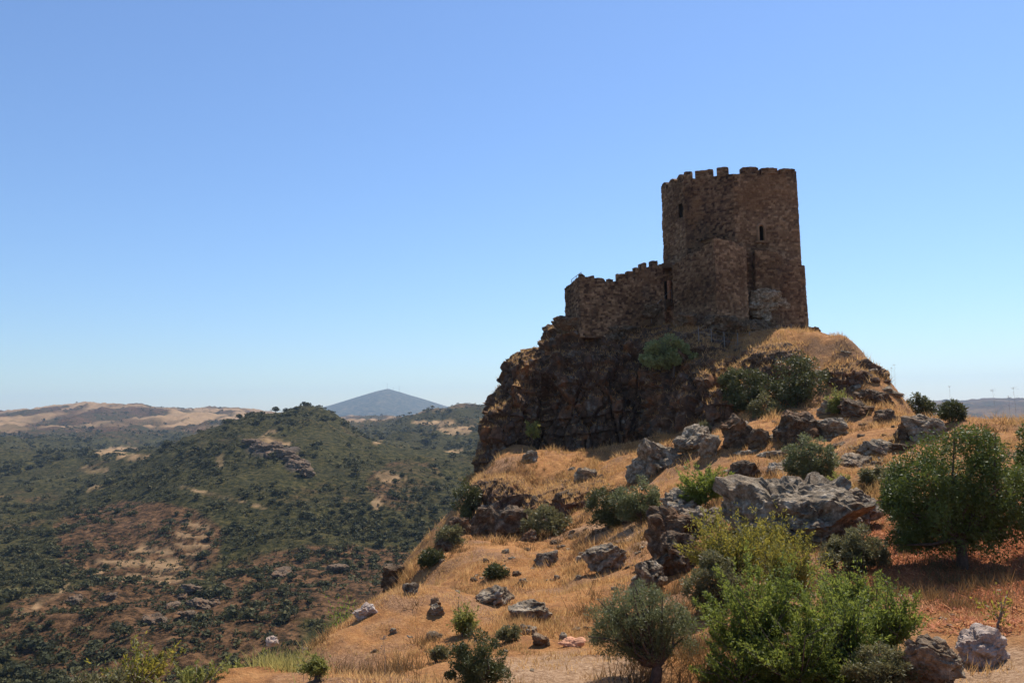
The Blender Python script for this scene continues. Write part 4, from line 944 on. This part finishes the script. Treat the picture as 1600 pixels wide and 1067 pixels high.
# ------------------------------------------------------------------ valley trees
def vtree(sd, small=False):
    rg = np.random.default_rng(sd); V0, F0 = ICO[0]; core = V0*rg.uniform(.6, .85, (len(V0), 1))*[.42, .42, .36]+[0, 0, .42]
    n = 15 if small else 60; g = rg.normal(size=(n, 3)); g /= np.linalg.norm(g, axis=1)[:, None]; g[:, 2] = np.abs(g[:, 2])*1.1-.25
    c = g*[.46, .46, .40]*rg.uniform(.75, 1.08, (n, 1))+[0, 0, .42]; d1 = rg.normal(size=(n, 3)); d1 /= np.linalg.norm(d1, axis=1)[:, None]; d2 = np.cross(d1, g+.4*rg.normal(size=(n, 3))); d2 /= np.linalg.norm(d2, axis=1)[:, None]
    s = rg.uniform(.10, .2, (n, 1))*(2.1 if small else 1.15); t = np.stack([c-d1*s, c+d1*s*.8+d2*s*.4, c+d2*s*1.2], 1).reshape(-1, 3)
    if small: core = core[:0]; F0 = F0[:0]
    return np.r_[core, t], np.r_[F0, np.arange(n*3).reshape(-1, 3)+len(core)], np.r_[np.full(len(core), .1), np.repeat(rg.uniform(.1, 1, n), 3)]
VT = [vtree(900+i) for i in range(5)]; VS = [vtree(950+i, True) for i in range(5)]
rg = np.random.default_rng(9)
N0 = 160000; ty = np.exp(rg.uniform(math.log(170), math.log(3300), N0)); tu = rg.uniform(-150, 860, N0); tx = (tu-800)/FPX*ty
q = np.c_[tx, ty, np.zeros(N0)]
ci = np.clip(np.round((np.log(ty)-math.log(100))/(math.log(90))*(len(Ys)-1)).astype(int), 0, len(Ys)-1)
cj = np.clip(np.round((np.arctan(tx/ty)-R_(-46))/R_(92)*(len(tn)-1)).astype(int), 0, len(tn)-1); vid = ci*len(tn)+cj
fld = VAL['field'][vid]; dr = VAL['dry'][vid]
dn_ = .40+.6*fbm(q/70, 3, 901)+.4*fbm(q/18, 2, 911)-dr*.14
ok = (dn_ > rg.uniform(0, 1, N0)) & (VAL['terr'][vid] < .3+.8*(rg.uniform(0, 1, N0) < .06)) & ((fld < .15) | (rg.uniform(0, 1, N0) < .11))
tx, ty, q = tx[ok], ty[ok], q[ok]; tz = valley_z(tx, ty)
size = rg.uniform(3.0, 7.0, len(tx))*np.clip(ty/680, .75, 1.6); size *= np.where(rg.uniform(size=len(tx)) < .78, rg.uniform(.2, .5, len(tx)), rg.uniform(.7, 1.05, len(tx)))
vu, vvv = proj(np.c_[tx, ty, tz]); ki = rg.permutation(len(tx))[:17500]
nx_ = 7800; ey = np.exp(rg.uniform(math.log(165), math.log(430), nx_)); ex = (rg.uniform(-60, 760, nx_)-800)/FPX*ey; eq = np.c_[ex, ey, np.zeros(nx_)]
em = fbm(eq/9, 3, 921) > rg.uniform(-.5, .5, nx_); ex, ey = ex[em], ey[em]; ez = valley_z(ex, ey); eu, ev = proj(np.c_[ex, ey, ez]); es = rg.uniform(.7, 2.2, len(ex))
tx, ty, tz, size, vu, vvv = (np.r_[a_[ki], b_] for a_, b_ in ((tx, ex), (ty, ey), (tz, ez), (size, es), (vu, eu), (vvv, ev))); ki = np.arange(len(tx))
tx, ty, tz, size, vu, vvv = tx[ki], ty[ki], tz[ki], size[ki], vu[ki], vvv[ki]
rim = np.interp(vu, [0, 430, 560, 625, 700, 735, 750], [1010, 1010, 955, 895, 835, 740, 640])
inview = (vu > 5) & (vu < 750) & (vvv < rim-6)
rank = np.argsort(-(size/ty)*inview); ind = rank[:280]; rest = rank[280:]
TM = []
for i, (v_, f_, t_) in enumerate(VT):
    rgt = np.random.default_rng(i); tr = tube([(0, 0, -.3), (.02, 0, .2), (0, .02, .45)], [.05, .04, .02], 5)
    TM.append((mesh('crown', v_, f_, M['valleytree'], False, t_), mesh('trunk', *tr, M['bark'], True)))
for j, i in enumerate(ind):
    kd = int(size[i] < 3.2)
    o = empty('holm_oak', (tx[i], ty[i], tz[i]-.1), 'round dark evergreen tree dotted over the scrubby valley slope', 'tree', 'evergreen trees on the valley slopes')
    s_ = size[i]; o.scale = (s_*1.1, s_*1.1, s_*.95); o.rotation_euler = (0, 0, float(rg.uniform(0, 6.28)))
    link('crown', TM[j % 5][0], o); link('trunk', TM[j % 5][1], o)
VV, FF, TT = [], [], []; off = 0
big = (size[rest]*900/ty[rest] > 5.5) & (size[rest] > 2.3)
for b in range(10):
    id_ = rest[big][b::5] if b < 5 else rest[~big][b-5::5]; v_, f_, t_ = (VT+VS)[b]; a_ = rg.uniform(0, 6.28, len(id_)); ca, sa = np.cos(a_)[:, None], np.sin(a_)[:, None]; sz = size[id_][:, None]
    x = (v_[None, :, 0]*ca-v_[None, :, 1]*sa)*sz*1.1+tx[id_][:, None]; y = (v_[None, :, 0]*sa+v_[None, :, 1]*ca)*sz*1.1+ty[id_][:, None]; z = v_[None, :, 2]*sz*.9+tz[id_][:, None]-.1*sz
    VV.append(np.stack([x, y, z], -1).reshape(-1, 3)); FF.append((f_[None]+(np.arange(len(id_))*len(v_))[:, None, None]).reshape(-1, 3)+off); TT.append(np.clip(np.tile(t_, len(id_))*.5+np.repeat(rg.uniform(0, 1, len(id_))**1.5, len(t_))*.6, 0, 1)); off += VV[-1].shape[0]
tag(link('valley_woodland', mesh('valley_woodland', np.concatenate(VV), np.concatenate(FF), M['valleytree'], False, np.concatenate(TT))), 'far-off evergreen woodland and scrub over the valley hills', 'woodland', None, 'stuff')

# rock ribs on the valley slopes
RM = [mesh('outcrop', *rock(600+i, 3, (1, .9, .7)), M['rockdark'], False) for i in range(5)]
def outcrop(u, v, Y0, Y1, sz, label, group, i):
    Yr = np.arange(Y0, Y1, 1.0); d = ray(u, v); p = d[None]*(Yr/d[1])[:, None]; b_ = p[:, 2] < valley_z(p[:, 0], p[:, 1])
    p = p[np.argmax(b_)] if b_.any() else p[-1]
    o = link('rock_outcrop', RM[i % 5], None, (p[0], p[1], float(valley_z([p[0]], [p[1]])[0])+sz*.12)); o.scale = (sz*1.3, sz, sz*.9); o.rotation_euler = (.1, .1*(i % 3), i*1.7)
    tag(o, label, 'rock', group)
for i, (u, v) in enumerate([(396,694),(408,700),(420,704),(432,709),(443,714),(452,721),(462,727),(470,735),(479,742),(402,704),(426,714)]):
    outcrop(u, v, 400, 800, 10+4*(i*7 % 5)/4, 'dark rock of the long rib slanting down the wooded hill', 'rocks of the rib on the wooded hill', i)
for i, (u, v) in enumerate([(285,935),(300,925),(318,930),(330,945),(310,950),(295,965),(345,920),(270,950),(240,975),(120,940),(170,935),(440,900),(530,890)]):
    outcrop(u, v, 180, 420, 4+3*(i*5 % 7)/6, 'rust brown crag among the scrub of the lower valley slope', 'brown crags on the lower valley slope', i+3)

# ------------------------------------------------------------------ haze
hz = NT('haze_air'); pv = hz.n('ShaderNodeVolumePrincipled'); pv.inputs['Color'].default_value = (.52, .73, 1.0, 1); pv.inputs['Density'].default_value = 0.00007; pv.inputs['Anisotropy'].default_value = 0.2
hz.l(pv.outputs[0], hz.out.inputs['Volume'])
zlo = min(float(VAL['Z'].min()), float(gz.min()), float(MV[:, 2].min()))-2
zhi = max(ZT+3, float(VAL['Z'].max())+5, float(MV[:, 2].max())+60)
v_, f_ = box((0, 4500, (zlo+zhi)/2), 24000, 9800, zhi-zlo)
tag(link('haze', mesh('haze', v_, f_, hz.m)), 'thin blue summer haze', None, None, 'stuff')
